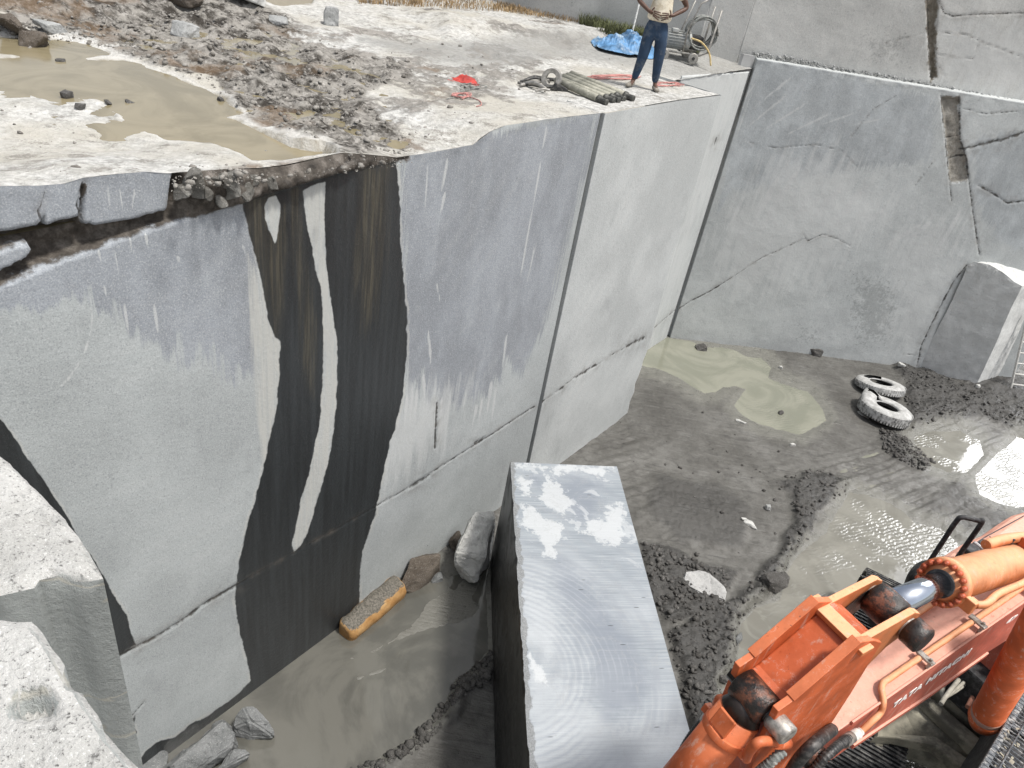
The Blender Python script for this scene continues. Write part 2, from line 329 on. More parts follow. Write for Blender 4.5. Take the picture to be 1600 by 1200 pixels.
DRIPS = [drip(*q) for q in [(202, 366, 207, 401, 2), (227, 364, 231, 387, 2.6), (153, 389, 158, 410, 1.6), (178, 388, 190, 446, 1), (162, 445, 167, 468, 1.6), (240, 474, 247, 520, 1.6), (194, 474, 201, 525, 1.8), (277, 399, 280, 410, 1.5), (379, 380, 383, 398, 2),
    (661, 581, 664, 625, 2.4), (645, 598, 640, 668, 2), (652, 606, 648, 662, 1.8), (636, 612, 632, 676, 1.8), (690, 618, 688, 668, 1.6), (769, 594, 761, 645, 2.6), (776, 600, 768, 660, 1.2), (746, 628, 738, 668, 2.2), (754, 622, 747, 664, 1.5), (845, 252, 833, 325, 1.2), (833, 325, 811, 445, 1.3), (855, 196, 848, 232, 1.6), (793, 516, 785, 575, 1.8), (669, 516, 674, 574, 1.8), (682, 440, 687, 470, 1.4), (838, 380, 824, 440, .8),
    (700, 246, 690, 300, 2.), (696, 300, 686, 340, 1.8), (668, 252, 664, 325, 1.1), (212, 290, 206, 330, 1.2), (168, 286, 172, 330, 1.), (186, 290, 194, 336, 1.)]]
def long_face():
    nu, nv = 760, 300
    u = np.concatenate([np.linspace(-6, -2, 60, endpoint=False), np.linspace(-2, U_SLOT, nu-60)])
    t = np.linspace(0, 1, nv); zt = ztop(u)
    Z = -.4+t[None, :]*(zt[:, None]+.4); U = np.repeat(u[:, None], nv, 1)
    P = WA+U[..., None]*WD+Z[..., None]*ZV; P[..., 2] = Z
    X, Y, a = attrs_for(P, zone=[ZONE, ZONE2], cream=[CREAM, STREAK, PATCH], dark=[DARK, LEFTD, SPLOT, BASE], brown=[BROWN, BROWN2, BROWN3], seam=[SEAM], crack=CRK)
    a['dark'] = np.minimum(a['dark'], -np.maximum(sdf(X, Y, STREAK), sdf(X, Y, PATCH)))
    a['seam'] = np.minimum(a['seam'], -sdf(X, Y, SUB))
    a['veil'] = np.maximum(sdf(X, Y, [(600, 640), (720, 600), (700, 680), (640, 720), (600, 760)]), -200)
    a['drip'] = np.maximum(np.maximum.reduce([sdf(X, Y, p) for p in DRIPS]), 1.3-dline(X, Y, [(141, 465), (144, 490), (142, 515), (136, 540), (124, 566), (108, 590), (96, 602)]))
    s = sm(a['seam'], -1, 7)
    mud = sm(X, 262, 300)*(1-sm(X, 600, 640))                    # the mud packed on top hangs out rather than in
    rn = fbm(U*2.2, Z*2.2, 1., 6, .62)
    d = -s*(1-mud)*(.13+.12*rn)+s*mud*(.03+.16*rn)
    d += -.01*sm(a['crack'], 1.6, .2)+.006*fbm(U*.9, Z*.9, 3., 3)
    d = d*sm(ztop(U)-Z, -.005, .07)+.012*fbm(U*6, Z*6, 8., 3)*sm(ztop(U)-Z, .12, 0)
    P = P+d[..., None]*WN
    o = mesh_obj('rock_cliff', P.reshape(-1, 3), gridf(nu, nv), G_wall, None, True, {k_: v.ravel() for k_, v in a.items()})
    tag(o, 'long sawn grey granite face with black wet bands running down it, left of the slot', 'rock cliff')
    return o
rf = long_face()

G_back = granite('back_granite', .08, (.46, .48, .475), (.37, .392, .40), ((.15, .14, .12), (.24, .225, .195), (.34, .325, .295)))
G_pale = granite('pale_sawn_granite', .25, (.47, .49, .485), (.38, .395, .395))
def cut_block():
    nu, nv = 200, 230
    u0 = U_SLOT+.06
    u = np.linspace(u0, U_END, nu); t = np.linspace(0, 1, nv)
    Z = -.4+t[None, :]*(ztop(u)[:, None]+.4); U = np.repeat(u[:, None], nv, 1)
    # ragged lower right arris
    ed = [wall_uz(*p) for p in [(1125, 148), (1090, 270), (1050, 400), (1012, 540), (1003, 562), (1000, 575), (991, 597), (988, 612), (982, 628), (978, 648)]]
    ez = np.array([e[1] for e in ed])[::-1]; eu = np.array([e[0] for e in ed])[::-1]
    ue = np.interp(Z, ez, eu)
    U = u0+(U-u0)*(ue-u0)/(U_END-u0)
    Pb = WA+WN*.03
    P = Pb+U[..., None]*WD; P[..., 2] = Z
    X, Y, a = attrs_for(P, crack=[([(835, 635), (870, 612), (900, 588), (930, 572), (960, 552), (985, 540)], .7), ([(838, 633), (848, 628)], 2.5), ([(900, 590), (930, 570)], 1.8), ([(868, 613), (880, 605)], 1.6), ([(980, 541), (1007, 527)], 2.8)],
                      zone=[[(930, 178), (1100, 152), (1080, 200), (930, 210)]])
    a['zone'][:] = -120+20*fbm(U, Z)
    d = .004*fbm(U, Z*.7, 2., 3)-.007*sm(a['crack'], 1.5, .2)+.03*sm(U-ue, -.12, 0)*fbm(U*5, Z*5, 5)*sm(Z, 2., 0)
    P = P+d[..., None]*WN
    V = P.reshape(-1, 3); Fc = [tuple(f) for f in gridf(nu, nv)]
    # returns: slot side and end face, going 1.15 m into the rock
    n0 = len(V); back = P[0]-WN*.6; V = np.vstack([V, back.reshape(-1, 3)])
    Fc += [(j, j+1, n0+j+1, n0+j) for j in range(nv-1)]
    n1 = len(V); back = P[-1]-WN*1.3; V = np.vstack([V, back.reshape(-1, 3)]); b = (nu-1)*nv
    Fc += [(b+j, n1+j, n1+j+1, b+j+1) for j in range(nv-1)]
    at_ = {k_: np.concatenate([v.ravel(), np.full(2*nv, 200. if k_ == 'crack' else -200.)]) for k_, v in a.items()}
    o = mesh_obj('rock_cliff', V, Fc, G_pale, None, False, at_)
    for p in o.data.polygons: p.use_smooth = p.index < (nu-1)*(nv-1)
    tag(o, 'smooth pale granite block corner jutting into the pit, right of the slot', 'rock cliff')
cut_block()
def flatface(name, label, p0, p1, z0, z1f, mat, nu, nv, th=.3, rough=.0, **kw):
    p0 = np.array(p0, float); p1 = np.array(p1, float); d = p1-p0; L = np.linalg.norm(d[:2]); d = d/L; n = np.array([d[1], -d[0], 0])
    s = np.linspace(0, L, nu); t = np.linspace(0, 1, nv); z1 = np.array([z1f(x) for x in s])
    Z = z0+t[None, :]*(z1[:, None]-z0); S = np.repeat(s[:, None], nv, 1)
    P = np.array([p0[0], p0[1], 0])+S[..., None]*np.array([d[0], d[1], 0]); P[..., 2] = Z
    X, Y, a = attrs_for(P, **kw)
    dd = rough*fbm(S*1.2, Z*1.2, p0[0], 5)-.008*sm(a['crack'], 1.6, .2)-.05*sm(a['seam'], -1, 5)*(1+fbm(S*3, Z*3, 2.))+.02*fbm(S*7, Z*7, 4.)*sm(z1[:, None]-Z, .12, 0)
    P = P+dd[..., None]*n
    V = np.vstack([P.reshape(-1, 3), (P[:, -1]-n*th), (P[0]-n*th), (P[-1]-n*th)]); Fc = [tuple(f) for f in gridf(nu, nv)]
    N0 = nu*nv
    Fc += [(i*nv+nv-1, (i+1)*nv+nv-1, N0+i+1, N0+i) for i in range(nu-1)]
    N1 = N0+nu; Fc += [(j, j+1, N1+j+1, N1+j) for j in range(nv-1)]
    N2 = N1+nv; b = (nu-1)*nv; Fc += [(b+j, N2+j, N2+j+1, b+j+1) for j in range(nv-1)]
    ex = nu+2*nv
    at_ = {k_: np.concatenate([v.ravel(), np.full(ex, 200. if k_ == 'crack' else -200.)]) for k_, v in a.items()}
    o = mesh_obj(name, V, Fc, mat, None, False, at_)
    for p in o.data.polygons: p.use_smooth = p.index < (nu-1)*(nv-1)
    if label: tag(o, label, 'rock cliff')
    return o, n, d
CORN = atZ(1042, 527, 0.)                       # where the second slot meets the pit floor
# dark bottoms of the two slots
slot = MB(); c = WA+WD*(U_SLOT+.04)-WN*.12; slot.box(c+ZV*3.0, WD*.1, WN*.02, ZV*3.45)
_s = simple('slot_stone', (.40, .405, .40), .9, var=.15, scale=3); slot.build('slot_back', _s, rf)
# recessed strip behind the block
zs = lambda x: onplane(1170, 113, CORN, WN)[2]
q0 = CORN-WD*3.0; q1 = CORN-WD*.02
Gst, _, _ = flatface('rock_cliff', 'narrow recessed granite strip between the pale block and the back wall', q0, q1, -.4, lambda s: onplane(1070, 118, CORN, WN)[2]*(1-s/3)+onplane(1170, 112, CORN, WN)[2]*s/3, G_back, 90, 200, .02,
         crack=[([(1012, 522), (1040, 497), (1060, 480)], .7), ([(1120, 215), (1116, 228)], 1.6)], veil=[[(1030, 100), (1180, 100), (1080, 350), (1000, 560)]])
BW1 = atZ(1435, 577, 0.); bd = (BW1-CORN); bd[2] = 0; bd /= np.linalg.norm(bd); BN = np.array([bd[1], -bd[0], 0])
b0 = CORN+bd*.075; b1 = CORN+bd*9.2
bt = onplane(1300, 112, CORN, BN)[2]
VEIN = [(1470, 150), (1499, 152), (1500, 216), (1509, 243), (1514, 280), (1500, 286), (1484, 287), (1478, 229)]
BCR = [([(1499, 150), (1500, 216), (1509, 243), (1514, 280), (1519, 320), (1527, 378), (1531, 398)], 1.8), ([(1470, 148), (1478, 229), (1484, 287), (1487, 314)], 1.3),
       ([(1502, 233), (1540, 224), (1570, 217), (1600, 207), (1620, 204)], 3.2), ([(1529, 290), (1559, 307), (1573, 317), (1600, 314), (1620, 312)], 2.0), ([(1050, 489), (1080, 470), (1110, 455), (1132, 441)], 1.2), ([(1132, 441), (1190, 403), (1260, 372)], .5),
       ([(1500, 168), (1540, 178), (1590, 174)], .8), ([(1255, 365), (1262, 377), (1285, 366), (1310, 374), (1328, 384)], .7), ([(1480, 215), (1500, 211)], .9), ([(1484, 247), (1505, 243)], 2.2), ([(1330, 213), (1365, 170), (1400, 150)], .45), ([(1171, 223), (1212, 231), (1276, 226), (1316, 236), (1340, 262)], .45), ([(1432, 575), (1440, 540), (1456, 505), (1490, 440), (1510, 415)], 1.6), ([(1412, 552), (1450, 560)], .4), ([(1430, 290), (1460, 250)], .4)]
BW, BN, bd = flatface('rock_cliff', 'tall blue grey granite back wall of the pit with a cracked vein at right', b0, b1, -.4, lambda s: onplane(1178+(1600-1178)*s/8.2, 91+(160-91)*s/8.2, CORN, BN)[2], G_back, 420, 300, .3, .02,
         crack=BCR, seam=[VEIN], zone=[[(1180, 85), (1460, 150), (1450, 250), (1300, 270), (1150, 300), (1120, 330)], [(1520, 220), (1620, 200), (1620, 400), (1560, 380), (1520, 300)]],
         scar=[[(1320, 410), (1400, 420), (1420, 480), (1400, 550), (1330, 560), (1310, 480)], [(1230, 500), (1300, 500), (1290, 550), (1230, 550)]],
         drip=[drip(*q) for q in [(1222, 268, 1165, 372, 4), (1250, 262, 1196, 345, 4.5), (1238, 275, 1180, 380, 2), (1268, 300, 1222, 372, 3), (1322, 282, 1262, 350, 4), (1362, 285, 1300, 345, 4.5), (1345, 300, 1290, 372, 2.5), (1392, 318, 1340, 360, 3), (1166, 300, 1134, 362, 2.5), (1182, 128, 1150, 172, 1.5), (1240, 118, 1178, 168, 1.6), (1232, 146, 1160, 205, 1.6), (1262, 160, 1190, 205, 1.5), (1300, 176, 1225, 212, 1.4), (1332, 178, 1280, 196, 1.3), (1378, 186, 1330, 196, 1.2), (1458, 345, 1410, 380, 3.5), (1440, 350, 1385, 384, 3), (1506, 322, 1460, 400, 3)]],
         veil=[[(1120, 380), (1200, 260), (1320, 240), (1380, 320), (1300, 420), (1150, 460)], [(1390, 380), (1480, 340), (1500, 480), (1440, 570), (1400, 570)]])
s2 = MB(); s2.box(CORN+bd*.03-WN*.16+ZV*3.05, bd*.12, WN*.03, ZV*3.5); s2.build('slot_back', _s, BW)
# ---- upper bench
UB = CORN-BN*.28
def ub(px, py): return onplane(px, py, UB, BN)
ue0 = ub(1158, 72); ue1 = UB+bd*9.6
UPP = granite('weathered_granite', .08, (.47, .47, .45), (.37, .37, .36), ((.07, .06, .045), (.16, .14, .11), (.27, .25, .21)))
UV = [(1444, -30), (1466, -30), (1466, 10), (1462, 60), (1464, 120), (1454, 128), (1450, 60)]
flatface('rock_cliff', 'upper granite bench wall above the ledge at the right, split by a brown crack', [ue0[0], ue0[1], 0], [ue1[0], ue1[1], 0], 5.4, lambda s: 13.0, UPP, 360, 300, 2.5, .03,
         crack=[([(1448, -40), (1451, 50), (1454, 120)], 2.6), ([(1466, 0), (1475, 20), (1490, 25), (1530, 22), (1600, 20)], 1.6), ([(1460, 50), (1510, 54), (1540, 68), (1600, 90)], .6), ([(1465, 85), (1500, 90), (1520, 92), (1528, 70)], .5), ([(1380, 68), (1450, 50)], .4), ([(1465, 100), (1475, 118)], .8)],
         seam=[UV], scar=[[(1330, 40), (1430, 40), (1430, 110), (1350, 110)]], veil=[[(1480, 30), (1640, 60), (1640, 160), (1470, 120)]])
g0 = atZ(1088, 90, 6.3); g1 = atZ(770, -4, 6.5); gd = g1-g0; gd[2] = 0
flatface('rock_cliff', 'shaded upper granite wall behind the standing man, streaked grey', g1+gd*.9, g0-gd*.0, 5.6, lambda s: 12.5, UPP, 260, 160, 1.5, .05,
         crack=[([(935, 20), (960, 60)], .5)], scar=[[(950, 15), (968, 20), (966, 35), (950, 30)], [(860, 0), (920, 0), (920, 30), (860, 20)]])
lk = [g0, ue0]
flatface('rock_cliff', 'short granite return wall beside the machine cart on the upper bench', [g0[0], g0[1], 0], [ue0[0], ue0[1], 0], 5.4, lambda s: 12.7, UPP, 80, 120, .05, .01,
         scar=[[(1144, 5), (1168, 5), (1168, 36), (1150, 36)]])
# ================================================================== pit floor and water
WAT = [[(990, 560), (1006, 528), (1045, 528), (1075, 533), (1110, 543), (1150, 550), (1190, 558), (1205, 575), (1200, 590), (1235, 603), (1262, 612), (1285, 640), (1290, 656), (1270, 668), (1250, 680), (1215, 673), (1185, 662), (1160, 648), (1150, 634), (1160, 618), (1167, 608), (1150, 603), (1130, 606), (1118, 614), (1100, 616), (1080, 606), (1058, 590), (1030, 578), (1000, 572)],
       [(1326, 768), (1350, 772), (1380, 786), (1410, 800), (1430, 818), (1470, 822), (1500, 850), (1720, 850), (1720, 1300), (1126, 1300), (1131, 1110), (1128, 1075), (1150, 1050), (1155, 1010), (1158, 975), (1180, 950), (1216, 938), (1226, 905), (1240, 880), (1262, 856), (1290, 832), (1306, 800)],
       [(150, 1260), (380, 1070), (660, 870), (700, 900), (762, 880), (766, 1020), (735, 1050), (712, 1068), (700, 1095), (690, 1112), (660, 1140), (640, 1158), (600, 1182), (560, 1202), (520, 1250)],
       [(1522, 742), (1545, 722), (1570, 700), (1590, 682), (1720, 700), (1720, 800), (1590, 792), (1560, 786), (1530, 772)],
       [(1425, 684), (1460, 676), (1500, 672), (1530, 690), (1536, 712), (1512, 738), (1480, 738), (1450, 722), (1430, 704)]]
CLOD = [([(1398, 572), (1440, 578), (1500, 600), (1540, 612), (1640, 640), (1640, 700), (1580, 672), (1530, 655), (1480, 656), (1425, 672), (1412, 640), (1415, 600)], 1.),
        ([(1372, 672), (1400, 680), (1440, 704), (1462, 722), (1440, 738), (1400, 722), (1380, 706)], .8),
        ([(1180, 735), (1210, 750), (1290, 735), (1330, 752), (1322, 772), (1280, 800), (1262, 846), (1232, 875), (1222, 910), (1195, 940), (1160, 965), (1152, 1005), (1148, 1045), (1130, 1075), (1128, 1105), (1108, 1128), (1082, 1160), (1060, 1070), (1040, 990), (1090, 965), (1150, 935), (1205, 880), (1222, 850), (1240, 800), (1228, 776)], .9),
        ([(772, 1010), (735, 1040), (708, 1062), (695, 1090), (680, 1110), (650, 1135), (632, 1155), (590, 1176), (540, 1206), (600, 1215), (660, 1175), (716, 1130), (730, 1090), (772, 1075)], .55),
        ([(1440, 780), (1500, 740), (1530, 770), (1600, 780), (1640, 800), (1500, 850), (1450, 830)], .35),
        ([(1000, 850), (1060, 870), (1150, 900), (1120, 960), (1040, 980), (1010, 920)], .75), ([(1020, 740), (1120, 760), (1180, 800), (1160, 860), (1060, 850), (1010, 800)], .42), ([(960, 640), (1040, 620), (1120, 660), (1080, 720), (980, 700)], .22),
        ([(1440, 560), (1560, 560), (1660, 620), (1560, 640)], .6)]
SMOOTHM = [(1100, 606), (1167, 606), (1160, 645), (1130, 640)]
def axis(a, b, fine, f0, f1, coarse):
    return np.unique(np.concatenate([np.arange(a, f0, coarse), np.arange(f0, f1, fine), np.arange(f1, b+.01, coarse)]))
def pit():
    x = axis(-6, 22, .026, -3.6, 13.2, .12); y = axis(-2, 20, .03, 2.6, 18.2, .12)
    Xg, Yg = np.meshgrid(x, y, indexing='ij')
    P = np.stack([Xg, Yg, np.zeros_like(Xg)], -1); X, Y = proj(P)
    wat = np.maximum.reduce([sdf(X, Y, p) for p in WAT]); px = np.sqrt(np.hypot(Xg, Yg)**2+H*H)/F
    wm = wat*px                                                        # metres, roughly
    wm = wm+.10*fbm(Xg*1.6, Yg*1.6, 2., 6, .6)*(wat > -60)
    cl = np.maximum.reduce([sm(sdf(X, Y, p)+14*fbm(Xg*2.5, Yg*2.5, 5.), -8, 12)*a for p, a in CLOD])
    base = .022+.035*np.abs(fbm(Xg*.7, Yg*.7, 1., 4))
    rid = ridge(Xg*3.2+.6*fbm(Xg, Yg), Yg*3.2, 4., 5, .6)
    ang = math.radians(-35); ru = Xg*math.cos(ang)-Yg*math.sin(ang); rv = Xg*math.sin(ang)+Yg*math.cos(ang)
    trk = fbm(ru*1.1, rv*13, 9., 4, .55)*sm(fbm(Xg*.5, Yg*.5, 6.), -.1, .3)
    h = base+.016*fbm(Xg*7, Yg*7, 3., 5, .65)+.045*trk+.02*np.maximum(0, ridge(Xg*2.1, Yg*2.1, 8., 4)-.3)*sm(fbm(Xg*.6, Yg*.6, 4.), -.1, .3)+cl*(.05+.085*(rid*.5+.5)+.07*np.abs(fbm(Xg*11, Yg*11, 7., 4, .6))+.05*np.maximum(0, fbm(Xg*25, Yg*25, 2., 2)))
    # thin ridge of mud running through the left pool
    r1 = dline(X, Y, [(560, 1060), (620, 1040), (680, 985), (740, 940), (765, 900)]); h2 = -.03+.043*sm(r1, 9, 1)*(.7+.5*fbm(Xg*7, Yg*7, 2.))
    r2 = np.maximum(sdf(X, Y, [(520, 1030), (640, 960), (700, 900), (766, 870), (766, 960), (650, 1010), (560, 1050)]), -200); h2 = np.maximum(h2, -.03+.036*sm(r2+25*fbm(Xg*2.4, Yg*2.4, 8.), -10, 22))
    k = sm(wm, .0, .10)
    h = h*(1-sm(wm, -.16, .02))+(.004)*(sm(wm, -.16, .02))
    h = np.where(wm > 0, np.maximum(.004-.035*sm(wm, 0, .1), np.where(X < 770, h2, -1)), h)
    gx = sm(X, 1100, 1500)
    P[..., 2] = h
    wet = sm(wat, -60, 0)
    return P, X, Y, cl, wet, gx, (len(x), len(y))
P, X, Y, cl, wet, gx, (nx, ny) = pit()
k = M('wet_mud', .6, .5)
n1 = k.noise(5, 9, .65); n2 = k.noise(1.1, 5, .55); n3 = k.noise(60, 4, .7)
an = k.noise(1, 7, .6, v=k.map((1.3, 16, 1), rot=(0, 0, math.radians(35))))
c = k.ramp(n2, [(.3, (.068, .065, .058)), (.5, (.102, .099, .090)), (.72, (.145, .142, .132))])
c = k.mix(k.mr(n1, .45, .7, 0, .7), c, (.055, .053, .049)); c = k.mix(k.mr(an, .55, .75, 0, .45), c, (.21, .207, .197)); c = k.mix(k.mr(an, .28, .44, .7, 0), c, (.045, .043, .041))
c = k.mix(k.mr(n3, .55, .8, 0, .35), c, (.16, .16, .15))
c = k.mix(k.ma('MULTIPLY', k.mr(k.at('clod'), .1, .6), .8), c, k.mix(k.mr(n1, .4, .7), (.022, .021, .02), (.07, .068, .064)))
sh = k.mr(k.ma('ADD', k.at('wet'), k.ma('MULTIPLY', k.ma('SUBTRACT', n1, .5), .9)), .62, 1.0, 0, .75); c = k.mix(sh, c, (.17, .168, .148))
k.col(c)
k.rough(k.ma('SUBTRACT', k.mr(n1, .3, .7, .42, .85), k.ma('MULTIPLY', k.at('wet'), .22)))
k.bump(k.ma('ADD', n1, k.ma('ADD', k.ma('MULTIPLY', n3, .25), k.ma('MULTIPLY', an, .8))), .75, .04)
pf = mesh_obj('pit_floor', P.reshape(-1, 3), gridf(nx, ny), k.m, None, True, dict(clod=cl, wet=wet)); tag(pf, kind='structure')
PITH = (np.unique(P[:, 0, 0]), P[0, :, 1], P[..., 2])
def pitz(x, y):
    i = np.clip(np.searchsorted(PITH[0], x), 0, len(PITH[0])-1); j = np.clip(np.searchsorted(PITH[1], y), 0, len(PITH[1])-1); return max(0., float(PITH[2][i, j]))
# water: one sheet at z = 0.004
k = M('muddy_water', .06, 1.0)
sw = k.noise(.55, 6, .6, dist=2.2); sw2 = k.noise(1.6, 5, .55, dist=3.)
pos = k.n('ShaderNodeSeparateXYZ'); k.set(pos.inputs[0], k.co)
c = k.mix(k.mr(sw, .38, .62), (.165, .160, .138), (.215, .21, .183)); c = k.mix(k.mr(sw2, .55, .68, 0, .5), c, (.25, .245, .215))
green = k.ma('MULTIPLY', k.mr(pos.outputs[1], 11.5, 13.5), k.mr(pos.outputs[0], 8.2, 7.5)); c = k.mix(k.ma('MULTIPLY', green, .85), c, k.mix(k.mr(sw, .4, .6), (.19, .196, .152), (.245, .246, .195)))
left = k.mr(pos.outputs[0], 1.6, .8); c = k.mix(k.ma('MULTIPLY', left, .9), c, k.mix(k.mr(sw, .42, .6), (.070, .069, .060), (.108, .105, .091)))
k.col(c)
rp = k.ma('MULTIPLY', k.wave(4.2, v=k.map(rot=(0, 0, math.radians(62))), dist=7, det=3, ds=1.6), k.mr(pos.outputs[0], 3.6, 6.4))
rp = k.ma('MULTIPLY', rp, k.mr(k.noise(.9, 4), .47, .62)); rp = k.ma('ADD', rp, k.ma('MULTIPLY', k.noise(9, 3), .12))
k.rough(k.mr(sw2, .4, .7, .04, .12)); k.bump(rp, .28, .03)
wz = .004
wa = mesh_obj('water', [(-6, -2, wz), (22, -2, wz), (22, 20, wz), (-6, 20, wz)], [(0, 1, 2, 3)], k.m); tag(wa, kind='structure')
og = M('far_ground', .95); og.col(og.mix(og.mr(og.noise(.2, 6), .3, .7), (.2, .19, .16), (.33, .31, .27)))
o = mesh_obj('ground', [(-600, -600, -.7), (600, -600, -.7), (600, 600, -.7), (-600, 600, -.7)], [(0, 1, 2, 3)], og.m); tag(o, kind='structure')

# ================================================================== upper terrace
TP1 = [(-40, 95), (0, 93), (60, 91), (130, 94), (190, 96), (235, 111), (300, 134), (345, 155), (378, 176), (352, 181), (395, 198), (455, 214), (505, 220), (524, 233), (480, 240), (440, 246), (395, 246), (370, 232), (330, 216), (270, 213), (232, 201), (205, 184), (185, 162), (150, 149), (100, 140), (40, 137), (-40, 132)]
TP2 = [(-40, 60), (0, 58), (60, 60), (120, 68), (168, 82), (140, 86), (60, 83), (-40, 80)]
TP3 = [(395, -6), (490, -6), (486, 6), (430, 8), (400, 4)]
RGH = [([(600, 40), (800, 60), (900, 80), (820, 120), (740, 180), (640, 235), (560, 240), (560, 120)], .5), ([(0, 190), (200, 200), (330, 240), (500, 250), (260, 268), (0, 285)], .22), ([(-80, -60), (370, -60), (420, 30), (500, 60), (610, 96), (640, 120), (560, 150), (600, 190), (650, 214), (640, 240), (540, 244), (520, 225), (400, 185), (330, 135), (230, 98), (120, 62), (-80, 44)], 1.), ([(690, 190), (640, 235), (520, 246), (270, 262), (262, 300), (640, 260)], .8), ([(400, -20), (800, -40), (870, 40), (700, 20), (600, 30)], .6)]
def terrace():
    u = axis(-12, 13, .038, -3.2, 10.4, .15); wv = axis(0, 20, .04, 0, 9.0, .07)
    # snap the u axis so that the strip boundary is exact
    U, W_ = np.meshgrid(u, wv, indexing='ij')
    zt = ztop(np.minimum(U, U_END))
    f = sm(W_, 0, 1.6)
    Z = zt*(1-f)+6.42*f
    # the ground falls slightly to the notch behind the pale block
    P = WA+U[..., None]*WD-W_[..., None]*WN; P[..., 2] = Z
    X, Y = proj(P)
    x, y = P[..., 0], P[..., 1]
    wat = np.maximum.reduce([sdf(X, Y, p) for p in (TP1, TP2, TP3)])+5*fbm(x*2.5, y*2.5, 3., 5, .6)
    r = np.maximum.reduce([sm(sdf(X, Y, p)+(26 if a > .6 else 120)*fbm(x*1.5, y*1.5, 4.)-(0 if a > .6 else 20), -18, 22)*a for p, a in RGH])
    rg = ridge(x*1.6+.5*fbm(x, y), y*1.6, 1., 5, .6)
    h = .035*fbm(x*.8, y*.8, 2., 4)+.02*fbm(x*5, y*5, 4., 4, .6)+r*(.07*rg+.10*fbm(x*4.5, y*4.5, 2., 5, .62)+.05*np.maximum(0, fbm(x*12, y*12, 3., 3)))
    edge = sm(W_, 0, .5)
    h = h*(.15+.85*edge)
    rise = np.maximum(0, W_-5.)*.07*sm(X, 700, 300)+.5*sm(sdf(X, Y, [(-200, -100), (340, -100), (310, 20), (200, 40), (-200, 44)]), -10, 60)*(.6+.6*fbm(x*1.2, y*1.2, 6., 5))
    h = h+rise
    # ramp heap against the wall at top centre
    hp = sm(sdf(X, Y, [(640, 20), (780, 30), (940, 48), (965, 60), (930, 72), (780, 60), (700, 56)])+6*fbm(x*3, y*3), -8, 14); h = h+hp*.16
    s = sm(wat, -9, 3); h = h*(1-s)-.03*s
    Z = Z+h; Z = np.where(s > .5, np.minimum(Z, 6.40), Z)
    # notch: beyond the block's end the terrace stops at the recessed strip
    wq = (CORN-WA).dot(-WN)                       # depth of the strip plane
    keep = ~((U > U_END+.02) & (W_ < wq-.02))
    lo = onplane(1120, 115, CORN, WN)[2]
    nb = sm(U, U_END-1.2, U_END+.3)*sm(W_, wq-.9, wq-.2); nb2 = np.where(W_ < 99, sm(np.abs(W_-wq), 1.2, .1)*sm(U, U_END-.2, U_END+.2), 0)
    Z = Z*(1-nb2)+(lo+.02*fbm(x*6, y*6))*nb2
    Z = np.where(wat > 1, Z, Z)
    P[..., 2] = Z
    Fc = gridf(len(u), len(wv))[:, ::-1]
    kf = keep[:-1, :-1] & keep[1:, 1:]
    return P, X, Y, r, wat, Fc[kf.ravel()], u, wv
P, X, Y, r, wat, Fc, tu_, tw_ = terrace()
TERR = (tu_, tw_, P[..., 2].copy())
def terrz(x, y):
    q = np.array([x, y, 0])-WA; q[2] = 0; u = q.dot(WD); w_ = -q.dot(WN)
    i = np.clip(np.searchsorted(TERR[0], u), 0, len(TERR[0])-1); j = np.clip(np.searchsorted(TERR[1], w_), 0, len(TERR[1])-1); return float(TERR[2][i, j])
def onterr(px, py):
    z = 6.45
    for _ in range(6): p = atZ(px, py, z); z = terrz(p[0], p[1])
    return np.array([p[0], p[1], z])
k = M('dusty_terrace', .95, .2)
n1 = k.noise(3.5, 9, .68); n2 = k.noise(.7, 5, .55); n3 = k.noise(45, 5, .7); n4 = k.noise(13, 6, .7)
white = k.mix(k.mr(n4, .35, .65), (.36, .355, .335), (.60, .595, .57))
c = k.mix(k.mr(n2, .42, .66, 0, .8), white, k.mix(n1, (.35, .325, .275), (.55, .525, .46)))
c = k.mix(k.mr(k.ma('ADD', n1, k.ma('MULTIPLY', k.ma('SUBTRACT', n3, .5), .5)), .52, .66, 0, .8), c, (.19, .178, .155))
rgh = k.mix(k.mr(n1, .40, .60), (.045, .040, .034), (.29, .275, .25)); rgh = k.mix(k.mr(n4, .5, .68, 0, .8), rgh, (.42, .40, .37))
rgh = k.mix(k.mr(k.noise(1.3, 4, v=k.map(loc=(4, 4, 0))), .55, .68, 0, .6), rgh, (.17, .115, .07))
rm = k.mr(k.ma('ADD', k.at('rough'), k.ma('MULTIPLY', k.ma('SUBTRACT', n1, .5), 2.2)), .22, .6)
c = k.mix(rm, c, rgh)
c = k.mix(k.mr(k.at('grey'), .2, .8, 0, .7), c, k.mix(n1, (.18, .18, .17), (.36, .355, .335)))
gp = k.n('ShaderNodeNewGeometry').outputs['Pointiness']
c = k.mix(k.mr(k.ma('ADD', k.at('shore'), k.ma('MULTIPLY', k.ma('SUBTRACT', n1, .5), 24)), -12, -4, 0, .7), c, (.62, .61, .58))
c = k.mix(k.mr(k.ma('ADD', k.at('shore'), k.ma('MULTIPLY', k.ma('SUBTRACT', n1, .5), 16)), -7, 0, 0, .85), c, (.235, .205, .145))
k.col(c); k.bump(k.ma('ADD', n1, k.ma('ADD', k.ma('MULTIPLY', n4, .6), k.ma('MULTIPLY', n3, .4))), .9, .045)
grey = sm(sdf(X, Y, [(560, 60), (700, 70), (860, 60), (1170, 80), (1170, 120), (1080, 112), (960, 96), (880, 84), (800, 100), (680, 96)]), -20, 14)
te = mesh_obj('terrace_ground', P.reshape(-1, 3), Fc, k.m, None, True, dict(rough=r, shore=wat, grey=grey)); tag(te, kind='structure')
k = M('tan_water', .12, .5); s1 = k.noise(1.2, 6, .6, dist=1.5)
